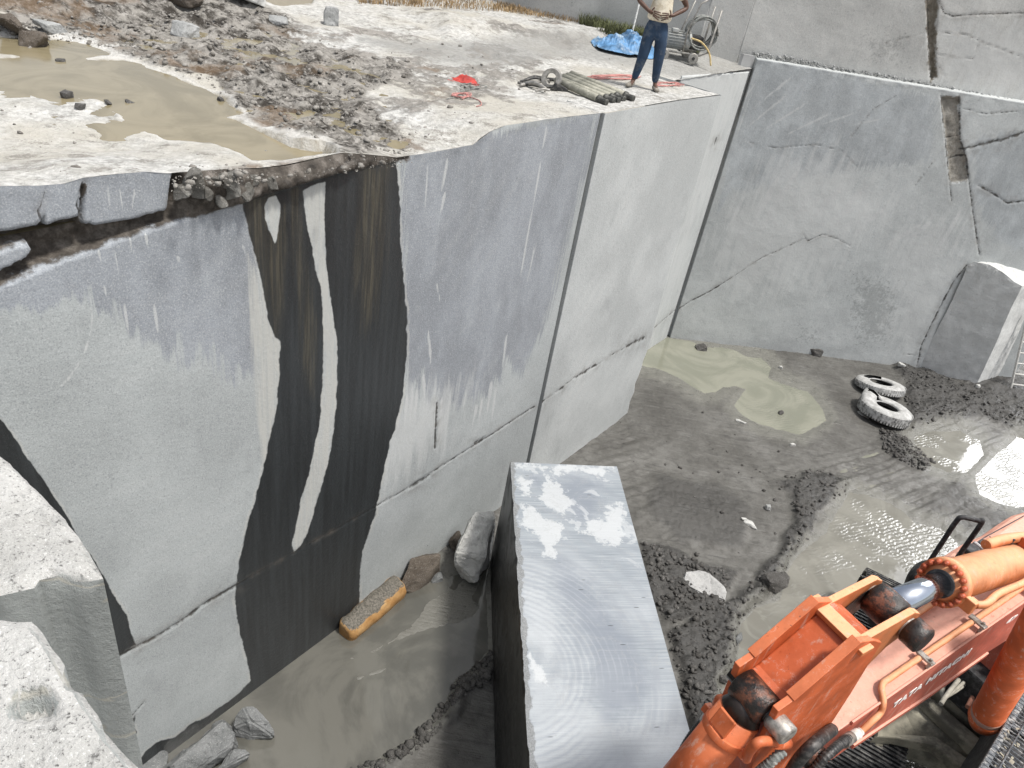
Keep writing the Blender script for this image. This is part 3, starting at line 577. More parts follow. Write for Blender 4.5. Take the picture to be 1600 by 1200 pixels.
k.col(k.mix(k.mr(s1, .35, .65), (.175, .148, .088), (.24, .205, .13))); k.bump(k.noise(6, 3, v=k.map((1, 3, 1))), .08, .02)
q = [WA+u_*WD-w_*WN for u_, w_ in ((-12, .1), (3.9, .1), (3.9, 12), (-12, 12))]
o = mesh_obj('puddle', [(a[0], a[1], 6.408) for a in q], [(0, 3, 2, 1)], k.m); tag(o, kind='structure')
for p in o.data.polygons:
    if p.normal.z < 0: o.data.flip_normals(); break

# ================================================================== near blocks at the lower left
def topblock(name, label, poly, z, zb, bot, mat, amp=.03, sub=.03, hole=None, tilt=None, base_poly=None):
    """block whose top outline is given in photo pixels at height z, walls going down to zb"""
    T = [atZ(x, y, z if not tilt else z+tilt(x, y)) for x, y in poly]; n = len(T)
    # resample outline
    R = []
    for i in range(n):
        a, b = T[i], T[(i+1) % n]; m_ = max(1, int(np.linalg.norm(b-a)/sub))
        R += [a+(b-a)*t/m_ for t in range(m_)]
    R = np.array(R); c0 = R.mean(0); rings = 34; V = []; Fc = []; nr = len(R)
    for q in range(rings):                         # top, from the rim inwards
        t = q/rings; A = R*(1-t)+c0*t; V.append(A)
    V = np.array(V); x, y = V[..., 0], V[..., 1]
    ed = np.linspace(0, 1, rings)[:, None]
    V[..., 2] += amp*(.3*fbm(x*3, y*3, z, 6, .62)*sm(ed, 0, .12)+.45*fbm(x*18, y*18, 2., 5, .65))-.025*sm(ed, .06, 0)
    out = (R-c0); out[:, 2] = 0; out /= np.linalg.norm(out, axis=1)[:, None]+1e-9
    V[0] += out*(.018*fbm(R[:, 0]*14, R[:, 1]*14, 3., 4))[:, None]
    if hole is not None:
        hx, hy = hole; hp = atZ(hx, hy, z); d = np.hypot(x-hp[0], (y-hp[1])*1.2); V[..., 2] -= .06*sm(d+.02*fbm(x*20, y*20), .05, .02)
    pts = V.reshape(-1, 3).tolist(); pts.append(list(V[-1].mean(0)))
    for q in range(rings-1):
        for i in range(nr): j = (i+1) % nr; Fc.append((q*nr+i, q*nr+j, (q+1)*nr+j, (q+1)*nr+i))
    for i in range(nr): Fc.append(((rings-1)*nr+i, (rings-1)*nr+(i+1) % nr, rings*nr))
    N = len(pts); lv = 50; B = bot(R) if bot else R
    for q in range(1, lv+1):
        t = q/lv; A = V[0]*(1-t)+np.column_stack([B[:, 0], B[:, 1], np.full(nr, zb)])*t
        dn = .006*fbm(A[:, 0]*3, A[:, 2]*3, A[:, 1]*3, 4)*min(1, q/6)
        pts += (A+out*dn[:, None]).tolist()
    for q in range(lv):
        a0 = 0 if q == 0 else N+(q-1)*nr; b0_ = N+q*nr
        for i in range(nr): j = (i+1) % nr; Fc.append((a0+j, a0+i, b0_+i, b0_+j))
    o = mesh_obj(name, pts, Fc, mat, None, True)
    bm = bmesh.new(); bm.from_mesh(o.data); bmesh.ops.recalc_face_normals(bm, faces=bm.faces); bm.to_mesh(o.data); bm.free()
    e = o.modifiers.new('split', 'EDGE_SPLIT'); e.split_angle = math.radians(50)
    if label: tag(o, label, 'stone block')
    return o
def stone(name, c1, c2, sp=.35, bump=.02, side=None, scale=1.):
    k = M(name, .9, .3)
    f = k.noise(90*scale, 4, .75); md = k.noise(20*scale, 7, .7); bg_ = k.noise(3, 5, .6)
    c = k.mix(k.mr(bg_, .3, .7), c1, c2); c = k.mix(k.mr(md, .56, .72, 0, sp*1.6), c, tuple(x*.3 for x in c1)); c = k.mix(k.mr(f, .56, .7, 0, sp), c, tuple(x*.2 for x in c1))
    c = k.mix(k.mr(f, .3, .44, sp, 0), c, (.75, .75, .73))
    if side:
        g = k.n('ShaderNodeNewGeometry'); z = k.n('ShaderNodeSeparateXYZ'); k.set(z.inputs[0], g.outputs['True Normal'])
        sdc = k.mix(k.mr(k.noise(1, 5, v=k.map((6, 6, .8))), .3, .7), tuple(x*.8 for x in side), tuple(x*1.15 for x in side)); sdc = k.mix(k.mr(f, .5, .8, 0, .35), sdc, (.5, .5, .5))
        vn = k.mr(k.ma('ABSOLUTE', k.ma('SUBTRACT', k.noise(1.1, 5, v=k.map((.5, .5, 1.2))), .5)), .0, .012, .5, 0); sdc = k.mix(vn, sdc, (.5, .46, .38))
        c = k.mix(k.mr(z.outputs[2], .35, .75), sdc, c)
    k.col(c); k.bump(k.ma('ADD', md, k.ma('MULTIPLY', f, .5)), .7, bump); return k.m
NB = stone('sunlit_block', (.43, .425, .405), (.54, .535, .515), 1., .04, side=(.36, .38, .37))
zm = 6.1
def bot_mid(R):
    B = R.copy(); return B
tc_ = atZ(160, 897, zm); bb = atZ(233, 1420, 1.2)
mid_poly = [(160, 897), (152, 880), (140, 858), (124, 838), (108, 815), (84, 790), (62, 766), (34, 738), (0, 708), (-160, 560), (-420, 600), (-420, 900), (0, 924), (30, 916), (52, 912), (60, 902), (90, 896), (118, 903), (140, 903)]
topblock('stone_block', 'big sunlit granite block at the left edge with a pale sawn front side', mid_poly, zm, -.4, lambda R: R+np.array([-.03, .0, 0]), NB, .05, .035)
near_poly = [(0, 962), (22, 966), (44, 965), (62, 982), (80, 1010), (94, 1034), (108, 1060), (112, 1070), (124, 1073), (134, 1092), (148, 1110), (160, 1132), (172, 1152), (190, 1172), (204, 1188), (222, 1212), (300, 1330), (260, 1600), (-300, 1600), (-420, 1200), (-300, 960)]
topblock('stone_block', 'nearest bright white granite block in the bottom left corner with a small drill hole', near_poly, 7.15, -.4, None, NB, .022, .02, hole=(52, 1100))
# ================================================================== big sawn slab
SZ = 2.05
TL = atZ(797, 722, SZ); TR = atZ(964, 729, SZ); BR = atZ(1094, 1202, SZ); BL = atZ(826, 1202, SZ)
ex_ = (BL-TL); ex2 = (BR-TR)
BL = TL+ex_*1.22; BR = TR+ex2*1.22
k = M('slab_stone', .4, .5)
u_ax = (TR-TL)/np.linalg.norm(TR-TL); ang = math.atan2(u_ax[1], u_ax[0])
vv = k.map(rot=(0, 0, -ang))
scr = k.noise(1, 6, .65, v=k.map((1.6, 55, 1), v=vv)); scr2 = k.noise(1, 3, .6, v=k.map((.8, 160, 1), v=vv)); bl = k.noise(2.2, 6, .62, dist=.8); f = k.noise(110, 3, .7); big = k.noise(.7, 3)
c = k.mix(k.mr(scr, .25, .75), (.175, .20, .225), (.32, .348, .37))
c = k.mix(k.mr(big, .4, .65, 0, .45), c, (.40, .42, .44))
arc = k.wave(1.5, v=k.map(loc=(-.3, -5.2, -2.05)), kind='RINGS', dist=.9, det=3, ds=1.5)
c = k.mix(k.mr(arc, .35, .95, 0, .28), c, (.22, .24, .265))
pos = k.n('ShaderNodeSeparateXYZ'); k.set(pos.inputs[0], k.co)
far = k.mr(pos.outputs[1], 6.2, 7.2)
nb_ = k.ma('SUBTRACT', k.noise(4.5, 7, .7), .5)
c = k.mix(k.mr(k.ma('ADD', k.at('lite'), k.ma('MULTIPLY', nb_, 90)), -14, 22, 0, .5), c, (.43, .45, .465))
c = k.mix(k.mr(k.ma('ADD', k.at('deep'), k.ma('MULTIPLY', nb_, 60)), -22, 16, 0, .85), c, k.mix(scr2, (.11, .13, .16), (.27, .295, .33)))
CC = atZ(792, 1040, 2.05); arc2 = k.wave(4.3, v=k.map(loc=(-CC[0], -CC[1], -CC[2])), kind='RINGS', dist=2.2, det=5, ds=1.2)
vd = k.n('ShaderNodeVectorMath'); vd.operation = 'DISTANCE'; k.set(vd.inputs[0], k.co); vd.inputs[1].default_value = tuple(CC); rr_m = k.ma('MULTIPLY', k.mr(vd.outputs['Value'], .45, .8), k.mr(vd.outputs['Value'], 1.9, 1.3))
rr_m = k.ma('MULTIPLY', rr_m, k.mr(k.noise(1.4, 4), .38, .6))
c = k.mix(k.ma('MULTIPLY', k.mr(arc2, .6, .95, 0, .28), rr_m), c, (.20, .225, .26)); c = k.mix(k.ma('MULTIPLY', k.mr(arc2, .25, .05, 0, .12), rr_m), c, (.55, .57, .58))
bt_ = k.mr(k.ma('ADD', k.at('blot'), k.ma('MULTIPLY', nb_, 60)), -2, 3, 0, .7)
sp = k.ma('MAXIMUM', bt_, k.ma('MULTIPLY', k.mr(bl, .56, .60), k.ma('ADD', .04, k.ma('MULTIPLY', far, .4)))); c = k.mix(sp, c, (.50, .515, .52))
ed_ = k.mr(k.ma('ABSOLUTE', k.ma('SUBTRACT', bl, .5)), 0, .012, .4, 0); c = k.mix(ed_, c, (.30, .31, .31))
c = k.mix(k.mr(scr2, .62, .74, 0, .6), c, (.62, .64, .65)); c = k.mix(k.mr(f, .5, .75, 0, .3), c, (.2, .21, .22))
pit_ = k.mr(k.vor(3.1, rnd=1), .02, .035, 1, 0); c = k.mix(k.ma('MULTIPLY', pit_, k.mr(k.noise(1.1, 2), .40, .46)), c, (.03, .03, .03))
dsh = k.mr(k.vor(1, v=k.map((1.8, 13, 3), v=vv)), .045, .075, 1, 0); c = k.mix(k.ma('MULTIPLY', dsh, k.mr(k.noise(.9, 2, v=k.map(loc=(9, 2, 0))), .42, .48)), c, (.05, .055, .06))
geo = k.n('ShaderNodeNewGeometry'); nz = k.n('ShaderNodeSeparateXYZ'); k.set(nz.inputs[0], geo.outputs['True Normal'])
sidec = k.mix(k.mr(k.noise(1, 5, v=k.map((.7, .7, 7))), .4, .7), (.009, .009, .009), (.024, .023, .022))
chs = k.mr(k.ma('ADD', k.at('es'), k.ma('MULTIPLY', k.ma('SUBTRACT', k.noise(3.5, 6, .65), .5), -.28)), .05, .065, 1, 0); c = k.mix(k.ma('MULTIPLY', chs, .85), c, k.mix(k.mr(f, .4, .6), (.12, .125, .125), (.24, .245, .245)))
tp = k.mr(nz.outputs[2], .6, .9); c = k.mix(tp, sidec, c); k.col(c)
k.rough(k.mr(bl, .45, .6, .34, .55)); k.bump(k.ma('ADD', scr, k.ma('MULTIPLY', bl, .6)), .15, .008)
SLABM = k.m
def slab():
    nu, nv = 70, 220; s = np.linspace(0, 1, nu)[:, None, None]; t = np.linspace(0, 1, nv)[None, :, None]
    P = (TL*(1-s)+TR*s)*(1-t)+(BL*(1-s)+BR*s)*t
    x, y = P[..., 0], P[..., 1]
    chip = .035*np.maximum(0, fbm(y[0]*5, y[0]*0+3, 1., 5, .6))+.004
    out = -(TR-TL)/np.linalg.norm(TR-TL)
    P[0] += -out*chip[:, None]
    P[..., 2] += .002*fbm(x*2, y*2)
    V = P.reshape(-1, 3).tolist(); Fc = [tuple(reversed(f)) for f in gridf(nu, nv)]
    Fc = [tuple(f) for f in gridf(nu, nv)]
    rim = [i*nv for i in range(nu)]+[(nu-1)*nv+j for j in range(1, nv)]+[i*nv+nv-1 for i in range(nu-2, -1, -1)]+[j for j in range(nv-2, 0, -1)]
    n0 = len(V); lv = [(-.0, .05), (0, .12), (0, 1.0), (0, SZ+.1)]
    o0 = (TL*(1)+BL*0)
    prev = rim
    rr = np.array([V[i] for i in rim]); cen = rr.mean(0)
    for q, (_, dz) in enumerate(lv):
        A = rr.copy(); A[:, 2] = SZ-dz
        # left side: bring back to the true plane below the chips
        tpar = (A-TL).dot((BL-TL)/np.linalg.norm(BL-TL)); L0 = TL+np.outer(tpar, (BL-TL)/np.linalg.norm(BL-TL)); L0[:, 2] = A[:, 2]
        left = np.array([i < nv for i in rim]); A[left] = L0[left]+(.01*fbm(A[left][:, 1]*4, A[left][:, 2]*4, 1.))[:, None]*(-out)
        b_ = len(V); V += A.tolist(); cur = list(range(b_, b_+len(rim)))
        for i in range(len(rim)): j = (i+1) % len(rim); Fc.append((prev[i], prev[j], cur[j], cur[i]))
        prev = cur
    X_, Y_ = proj(P); PT = lambda polys: np.maximum.reduce([sdf(X_, Y_, p) for p in polys])
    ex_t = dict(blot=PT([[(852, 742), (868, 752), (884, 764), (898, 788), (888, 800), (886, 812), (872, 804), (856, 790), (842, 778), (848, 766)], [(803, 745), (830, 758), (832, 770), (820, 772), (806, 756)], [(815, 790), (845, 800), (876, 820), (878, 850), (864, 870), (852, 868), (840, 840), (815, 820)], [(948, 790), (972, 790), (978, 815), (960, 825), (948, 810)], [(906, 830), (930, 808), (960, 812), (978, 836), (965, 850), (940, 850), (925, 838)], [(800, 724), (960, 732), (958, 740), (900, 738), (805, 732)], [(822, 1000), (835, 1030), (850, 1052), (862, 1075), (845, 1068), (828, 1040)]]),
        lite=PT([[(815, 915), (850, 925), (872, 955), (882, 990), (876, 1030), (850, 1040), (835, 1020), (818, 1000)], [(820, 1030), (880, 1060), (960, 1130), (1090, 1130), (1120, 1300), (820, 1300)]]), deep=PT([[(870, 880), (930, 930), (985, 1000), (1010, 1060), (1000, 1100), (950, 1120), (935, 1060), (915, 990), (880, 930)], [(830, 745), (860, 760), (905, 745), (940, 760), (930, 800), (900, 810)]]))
    es = np.full(len(V), 1.); es[:nu*nv] = (s*np.linalg.norm(TR-TL)+0*t).ravel()
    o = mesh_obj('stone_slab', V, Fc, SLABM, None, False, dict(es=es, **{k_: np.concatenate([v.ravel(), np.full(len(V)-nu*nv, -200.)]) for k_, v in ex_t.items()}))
    bm = bmesh.new(); bm.from_mesh(o.data); bmesh.ops.recalc_face_normals(bm, faces=bm.faces); bm.to_mesh(o.data); bm.free()
    bz = sum(p.normal.z*p.area for p in o.data.polygons if abs(p.normal.z) > .9)
    if bz < 0: o.data.flip_normals()
    tag(o, 'huge sawn granite block lying in the pit, scratched pale top, black left side', 'stone block')
    return o
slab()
# ================================================================== loose rocks
def rock(name, label, loc, size, rz, seed, mat, n=14, rough=.05, cat='rock', group=None, tilt=(0, 0), flat=0., parent=None):
    r_ = random.Random(seed); bm = bmesh.new()
    for i in range(n):
        v = Vector((r_.gauss(0, 1), r_.gauss(0, 1), r_.gauss(0, 1))).normalized()
        v = Vector([max(-.72, min(.72, c_*1.15)) for c_ in v]); bm.verts.new((v.x*size[0]*.7, v.y*size[1]*.7, v.z*size[2]*.7))
    bmesh.ops.convex_hull(bm, input=bm.verts)
    bmesh.ops.delete(bm, geom=[v for v in bm.verts if not v.link_faces], context='VERTS')
    bmesh.ops.bevel(bm, geom=bm.edges[:], offset=min(size)*.06, segments=2, affect='EDGES', profile=.6)
    bmesh.ops.remove_doubles(bm, verts=bm.verts[:], dist=max(size)*.004); bmesh.ops.triangulate(bm, faces=bm.faces[:])
    for v in bm.verts: v.co = Vector([max(-s_*.62, min(s_*.62, q)) for s_, q in zip(size, v.co)])
    for _ in range(3 if max(size) > .25 else 1):
        bmesh.ops.subdivide_edges(bm, edges=[e for e in bm.edges if e.calc_length() > max(size)*.08], cuts=1, use_grid_fill=False)
        bmesh.ops.triangulate(bm, faces=bm.faces[:])
    bm.normal_update(); co_ = np.array([v.co[:] for v in bm.verts]); nn = np.array([v.normal[:] for v in bm.verts]); s_ = 3.2/max(size)
    d = fbm(co_[:, 0]*s_+seed, co_[:, 1]*s_, co_[:, 2]*s_, 5, .6)*rough*max(size)*1.6
    for v, q, dd in zip(bm.verts, nn, d): v.co += Vector(q)*dd
    me = bpy.data.meshes.new(name); bm.to_mesh(me); bm.free(); me.materials.append(mat)
    o = bpy.data.objects.new(name, me); sc.collection.objects.link(o); o.location = loc; o.rotation_euler = (tilt[0], tilt[1], rz)
    for p in me.polygons: p.use_smooth = False
    if parent: o.parent = parent
    if label: tag(o, label, cat, group)
    return o
R_grey = stone('grey_rock', (.25, .255, .25), (.36, .365, .36), .5, .015); R_pale = stone('pale_rock', (.42, .42, .40), (.55, .55, .53), .4, .012)
R_brown = stone('brown_rock', (.065, .052, .04), (.13, .11, .09), .4, .012); R_wet = stone('wet_grey_rock', (.11, .115, .115), (.20, .205, .205), .45, .012); R_mud = stone('mud_clod', (.055, .052, .048), (.11, .106, .10), .4, .02)
def pitp(px, py, up=0): p = atZ(px, py, up); return (p[0], p[1], pitz(p[0], p[1])+up*.0)
def rk(px, py, size, rz, seed, mat, label, up=.3, **kw):
    p = atZ(px, py, size[2]*up); return rock('rock', label, (p[0], p[1], pitz(p[0], p[1])+size[2]*up), size, rz, seed, mat, **kw)
# orange sided offcut lying along the foot of the wall
k = M('orange_stone', .7, .4); g = k.n('ShaderNodeNewGeometry'); z = k.n('ShaderNodeSeparateXYZ'); k.set(z.inputs[0], g.outputs['Normal'])
n_ = k.noise(7, 7, .7); dirt = k.mr(k.ma('ADD', z.outputs[2], k.ma('MULTIPLY', k.ma('SUBTRACT', n_, .5), 1.1)), .62, .72)
oc = k.mix(k.mr(k.noise(4, 5), .3, .7), (.30, .155, .05), (.46, .29, .13)); zz = k.n('ShaderNodeSeparateXYZ'); k.set(zz.inputs[0], k.co)
k.col(k.mix(dirt, oc, k.mix(k.mr(k.noise(40, 5, .7), .35, .65), (.06, .055, .045), (.17, .155, .13)))); k.bump(k.ma('ADD', n_, k.noise(30, 4)), .5, .02)
def offcut():
    a = atZ(538, 990, .08); b = atZ(624, 918, .08); d = b-a; L = np.linalg.norm(d); d /= L; n = np.array([d[1], -d[0], 0]); bm = bmesh.new()
    prof = [(.13, 0), (.17, .16), (.11, .29), (-.06, .35), (-.15, .30), (-.16, 0)]; rings = []
    for i in range(15):
        t = i/14; s_ = 1-.25*(t < .04)-.12*math.sin(t*9)*.3; ring = [bm.verts.new(tuple(a+d*(t*L)+n*(q[0]*s_+.004*math.sin(i*2.1+q[1]*9))+ZV*(q[1]*(.82+.2*t+.05*math.sin(i*1.7))-.12))) for q in prof]; rings.append(ring)
    for r0, r1 in zip(rings[:-1], rings[1:]):
        for j in range(6): bm.faces.new((r0[j], r0[(j+1) % 6], r1[(j+1) % 6], r1[j]))
    bm.faces.new(list(reversed(rings[0]))); bm.faces.new(rings[-1]); bmesh.ops.recalc_face_normals(bm, faces=bm.faces)
    me = bpy.data.meshes.new('stone_offcut'); bm.to_mesh(me); bm.free(); me.materials.append(k.m); o = bpy.data.objects.new('stone_offcut', me); sc.collection.objects.link(o)
    b_ = o.modifiers.new('b', 'BEVEL'); b_.width = .05; b_.segments = 3
    tag(o, 'long orange sided stone offcut at the foot of the black wet band', 'rock')
offcut()
wz_ = math.radians(90-33)
rk(651, 893, (.80, .36, .5), wz_, 3, R_brown, 'brown boulder behind the orange offcut against the wall', .35, rough=.03)
rk(715, 850, (.25, .25, .3), 1.3, 9, R_brown, 'small brown stone tucked behind the leaning grey boulder')
rk(682, 903, (.17, .13, .13), .4, 12, R_wet, 'small dark triangular stone in the left pool')
rk(240, 1196, (.3, .2, .2), .5, 25, R_wet, 'small dark stone at the waterline in the bottom left')
rk(1172, 822, (.26, .12, .08), -.4, 33, R_pale, 'pair sized pale stone sliver in the mud beside the ripples')
rk(1201, 795, (.15, .12, .12), .3, 35, R_grey, 'small pale pointed stone in the middle of the muddy floor')
rk(1160, 817, (.09, .07, .05), .3, 36, R_pale, 'tiny pale chip left of the stone sliver')
rk(1098, 543, (.32, .2, .16), .3, 37, R_mud, 'dark stone at the edge of the green puddle by the back wall')
rk(1220, 645, (.1, .09, .09), .3, 38, R_mud, 'dark round stone standing in the pale puddle')
rk(1274, 552, (.34, .2, .22), -.3, 39, R_mud, 'dark pointed lump of mud against the foot of the back wall')
rk(1405, 578, (.18, .14, .12), .3, 41, R_pale, 'pale stone above the two tyres near the leaning block')
rk(1237, 697, (.13, .07, .06), .3, 42, R_pale, 'white chip below the pale puddle')
rk(1157, 661, (.22, .06, .04), -.4, 43, R_pale, 'thin pale splinter left of the pale puddle')
rk(1220, 575, (.1, .09, .08), .8, 44, R_pale, 'small pale stone near the foot of the back wall')
rk(1240, 1062, (.12, .1, .08), .3, 45, R_mud, 'dark stone in the bright water left of the excavator arm') if False else None
rk(1153, 1088, (.16, .13, .09), .3, 46, R_mud, 'dark clod standing in the white glare beside the excavator arm')
rk(1128, 1062, (.14, .12, .12), .3, 47, R_mud, 'round dark stone on the mud bank left of the excavator arm')
rk(1210, 915, (.42, .3, .2), .5, 48, R_mud, 'dark wet rock at the tip of the mud bank')
rk(1152, 1000, (.2, .1, .12), .9, 49, R_wet, 'grey stone at the water edge left of the excavator arm')
rk(1524, 610, (.14, .12, .1), .9, 50, R_pale, 'pale stone at the foot of the leaning granite block')
def hullrock(label, pts, mat, seed, amp=.02):
    bm = bmesh.new(); P_ = [atZ(*q) for q in pts]
    for p in P_: bm.verts.new(tuple(p))
    bmesh.ops.convex_hull(bm, input=bm.verts); bmesh.ops.delete(bm, geom=[v for v in bm.verts if not v.link_faces], context='VERTS')
    bmesh.ops.bevel(bm, geom=bm.edges[:], offset=.02, segments=2, affect='EDGES'); bmesh.ops.triangulate(bm, faces=bm.faces[:])
    for _ in range(4):
        bmesh.ops.subdivide_edges(bm, edges=[e for e in bm.edges if e.calc_length() > .06], cuts=1); bmesh.ops.triangulate(bm, faces=bm.faces[:])
    bm.normal_update(); c_ = np.array([v.co[:] for v in bm.verts]); d = fbm(c_[:, 0]*5+seed, c_[:, 1]*5, c_[:, 2]*5, 5, .62)*amp*2; nn = [v.normal.copy() for v in bm.verts]
    for v, n_, dd in zip(bm.verts, nn, d): v.co += n_*dd
    me = bpy.data.meshes.new('rock'); bm.to_mesh(me); bm.free(); me.materials.append(mat); o = bpy.data.objects.new('rock', me); sc.collection.objects.link(o); return tag(o, label, 'rock')
hullrock('tall pale grey boulder leaning between the wall and the big slab', [(741, 802, 1.0), (768, 798, 1.0), (772, 812, .95), (762, 850, .7), (758, 868, .62), (712, 862, .62), (708, 880, .45), (745, 908, .2), (732, 912, 0), (716, 895, 0), (775, 830, .4), (765, 880, 0), (720, 840, .2)], R_pale, 3, .035)
hullrock('flat speckled grey stone lying in the mud right of the slab', [(1090, 888, .22), (1108, 892, .24), (1136, 920, .2), (1132, 938, .14), (1100, 930, .12), (1063, 910, .12), (1072, 893, .18), (1066, 912, -.02), (1132, 944, -.02), (1100, 938, -.02)], stone('speckled_rock', (.34, .34, .335), (.46, .46, .45), .6, .015), 6, .02)
hullrock('angular grey rock standing in the pool at the bottom left', [(380, 1103, .36), (398, 1105, .34), (392, 1128, .34), (424, 1130, .22), (429, 1152, .1), (430, 1156, -.05), (392, 1154, .08), (390, 1162, -.05), (363, 1138, .16), (362, 1150, -.05), (400, 1120, -.05), (366, 1120, .26)], R_wet, 5, .025)
hullrock('large grey broken rock at the bottom edge beside the long wall', [(350, 1126, .42), (366, 1142, .40), (330, 1140, .45), (300, 1166, .40), (262, 1200, .32), (368, 1162, .30), (330, 1190, .32), (296, 1215, .25), (350, 1182, .1), (240, 1210, 0), (300, 1225, 0), (372, 1170, -.05), (345, 1128, -.05)], R_wet, 8, .035)
hullrock('low split grey stone at the bottom edge', [(362, 1168, .2), (392, 1172, .2), (394, 1180, .14), (350, 1196, .22), (330, 1212, .2), (385, 1188, -.05), (350, 1215, -.05), (330, 1215, -.05), (365, 1170, -.05)], R_wet, 9, .02)
def rt(px, py, size, rz, seed, mat, label, **kw):
    p = onterr(px, py); return rock('rock', label, (p[0], p[1], p[2]+size[2]*.28), size, rz, seed, mat, **kw)
rt(517, 38, (.22, .2, .32), .4, 61, R_grey, 'upright grey rock on the terrace at the top middle')
rt(373, 6, (.8, .5, .3), .3, 62, R_pale, 'large pale blue grey rock at the top edge of the terrace')
rt(45, 12, (.3, .24, .2), .3, 63, R_brown, 'brown rock in the heap at the top left corner')
rt(290, 18, (.5, .32, .26), .3, 64, R_brown, 'big brown rock in the heap at the top edge')
rt(75, 30, (.3, .24, .18), 1.3, 65, R_grey, 'grey rock in the heap at the top left')
rt(10, 22, (.34, .3, .24), 1.9, 66, R_brown, 'brown rock at the top left edge')
rt(126, 170, (.09, .07, .06), .3, 67, R_mud, 'dark stone on the white bank below the tan puddle'); rt(204, 163, (.08, .07, .06), .9, 68, R_mud, 'dark stone in the tan puddle edge'); rt(343, 160, (.08, .07, .06), .9, 69, R_mud, 'dark stone at the right shore of the tan puddle')
rt(95, 98, (.09, .06, .05), .2, 70, R_mud, 'dark stone in the upper tan puddle'); rt(168, 163, (.07, .06, .05), .2, 71, R_mud, 'small dark stone beside the tan puddle'); rt(105, 153, (.1, .09, .08), .2, 72, R_mud, 'small dark stone on the white bank')
rt(435, 38, (.26, .16, .14), .2, 73, R_grey, 'grey stone on the rough mud at the top'); rt(288, 56, (.34, .24, .2), 1.2, 74, R_grey, 'grey stone beside the rutted mud at the top left')
# stones packed in the mud layer of the long face
R_seam = stone('seam_rock', (.08, .075, .065), (.19, .185, .17), .4, .012)
r_ = random.Random(4)
for i, (px, py, s_) in enumerate([(378, 299, .16), (362, 298, .13), (356, 283, .14), (340, 287, .12), (326, 300, .11), (300, 282, .16), (312, 300, .1), (345, 312, .1), (286, 300, .12), (425, 285, .1), (395, 280, .09)]):
    q = onplane(px, py, WA+WN*.04, WN); o = rock('rock', None, tuple(q), (s_, s_, s_), i, 80+i, R_seam); tag(o, 'grey stone packed in the dark mud layer above the wet bands', 'rock', 'stones packed in the mud layer')
# clods and chips nobody could count
def scatter(name, label, regions, count, smin, smax, mat, place, seed):
    r_ = random.Random(seed); V = []; Fc = []; base = bmesh.new(); bmesh.ops.create_icosphere(base, subdivisions=1, radius=1.)
    bv = [v.co.copy() for v in base.verts]; bf = [[v.index for v in f.verts] for f in base.faces]; base.free()
    tot = 0
    for poly, wgt in regions:
        xs = [p[0] for p in poly]; ys = [p[1] for p in poly]; c_ = 0; tries = 0
        while c_ < count*wgt and tries < count*20:
            tries += 1; px = r_.uniform(min(xs), max(xs)); py = r_.uniform(min(ys), max(ys))
            if sdf(np.array([px]), np.array([py]), poly)[0] < 0: continue
            p = place(px, py)
            if p is None: continue
            s_ = smin*(smax/smin)**(r_.random()**3.2); sx, sy, sz = s_*r_.uniform(.7, 1.4), s_*r_.uniform(.6, 1.1), s_*r_.uniform(.4, .9)
            R = Matrix.Rotation(r_.uniform(0, 6.3), 3, 'Z') @ Matrix.Rotation(r_.uniform(-.6, .6), 3, 'X'); n0 = len(V)
            jit = [r_.uniform(.65, 1.25) for _ in bv]
            for b_, j in zip(bv, jit):
                q = R @ Vector((b_.x*sx*j, b_.y*sy*j, b_.z*sz*j)); V.append((p[0]+q.x, p[1]+q.y, p[2]+q.z+sz*.3))
            Fc += [tuple(n0+i for i in f) for f in bf]; c_ += 1
    o = mesh_obj(name, V, np.array(Fc), mat); return tag(o, label, 'rubble', kind='stuff')
pl = lambda x, y: pitp(x, y)
scatter('mud_clods', 'dark lumps of churned wet mud on the pit floor', [(p, a) for p, a in CLOD if a > .6]+[([(960, 640), (1100, 640), (1200, 700), (1300, 740), (1240, 860), (1100, 900), (980, 730)], .08)], 1700, .005, .06, R_mud, pl, 3)
tp_ = lambda x, y: onterr(x, y)
scatter('mud_blocks', 'broken angular mud blocks heaped at the edge of the left pool', [([(768, 1020), (740, 1042), (712, 1064), (700, 1085), (704, 1110), (730, 1090), (768, 1065)], 1.), ([(700, 1095), (680, 1112), (640, 1158), (600, 1180), (545, 1203), (600, 1206), (655, 1175), (700, 1130)], .9)], 210, .02, .085, R_mud, pl, 13)
scatter('loose_rubble', 'loose mud crumbs and stones over the rough terrace', [(RGH[2][0], 1.6), (RGH[3][0], .16), ([(0, 140), (250, 210), (500, 250), (260, 265), (0, 285)], .015), ([(600, 60), (1000, 90), (900, 170), (760, 190), (640, 230)], .06)], 2400, .005, .04, stone('rubble', (.13, .12, .105), (.30, .285, .26), .3, .01), tp_, 5)
rl = random.Random(8)
def ledge(px, py): q = onplane(px, py, UB, BN); return q+BN*rl.uniform(-.0, .12)
scatter('ledge_rubble', 'crumbled pale rubble along the ledge between the two bench walls', [([(1175, 78), (1260, 93), (1330, 108), (1400, 118), (1470, 133), (1600, 158), (1600, 166), (1470, 146), (1400, 130), (1330, 119), (1260, 104), (1175, 88)], 1.)], 2600, .006, .038, R_grey, ledge, 6)
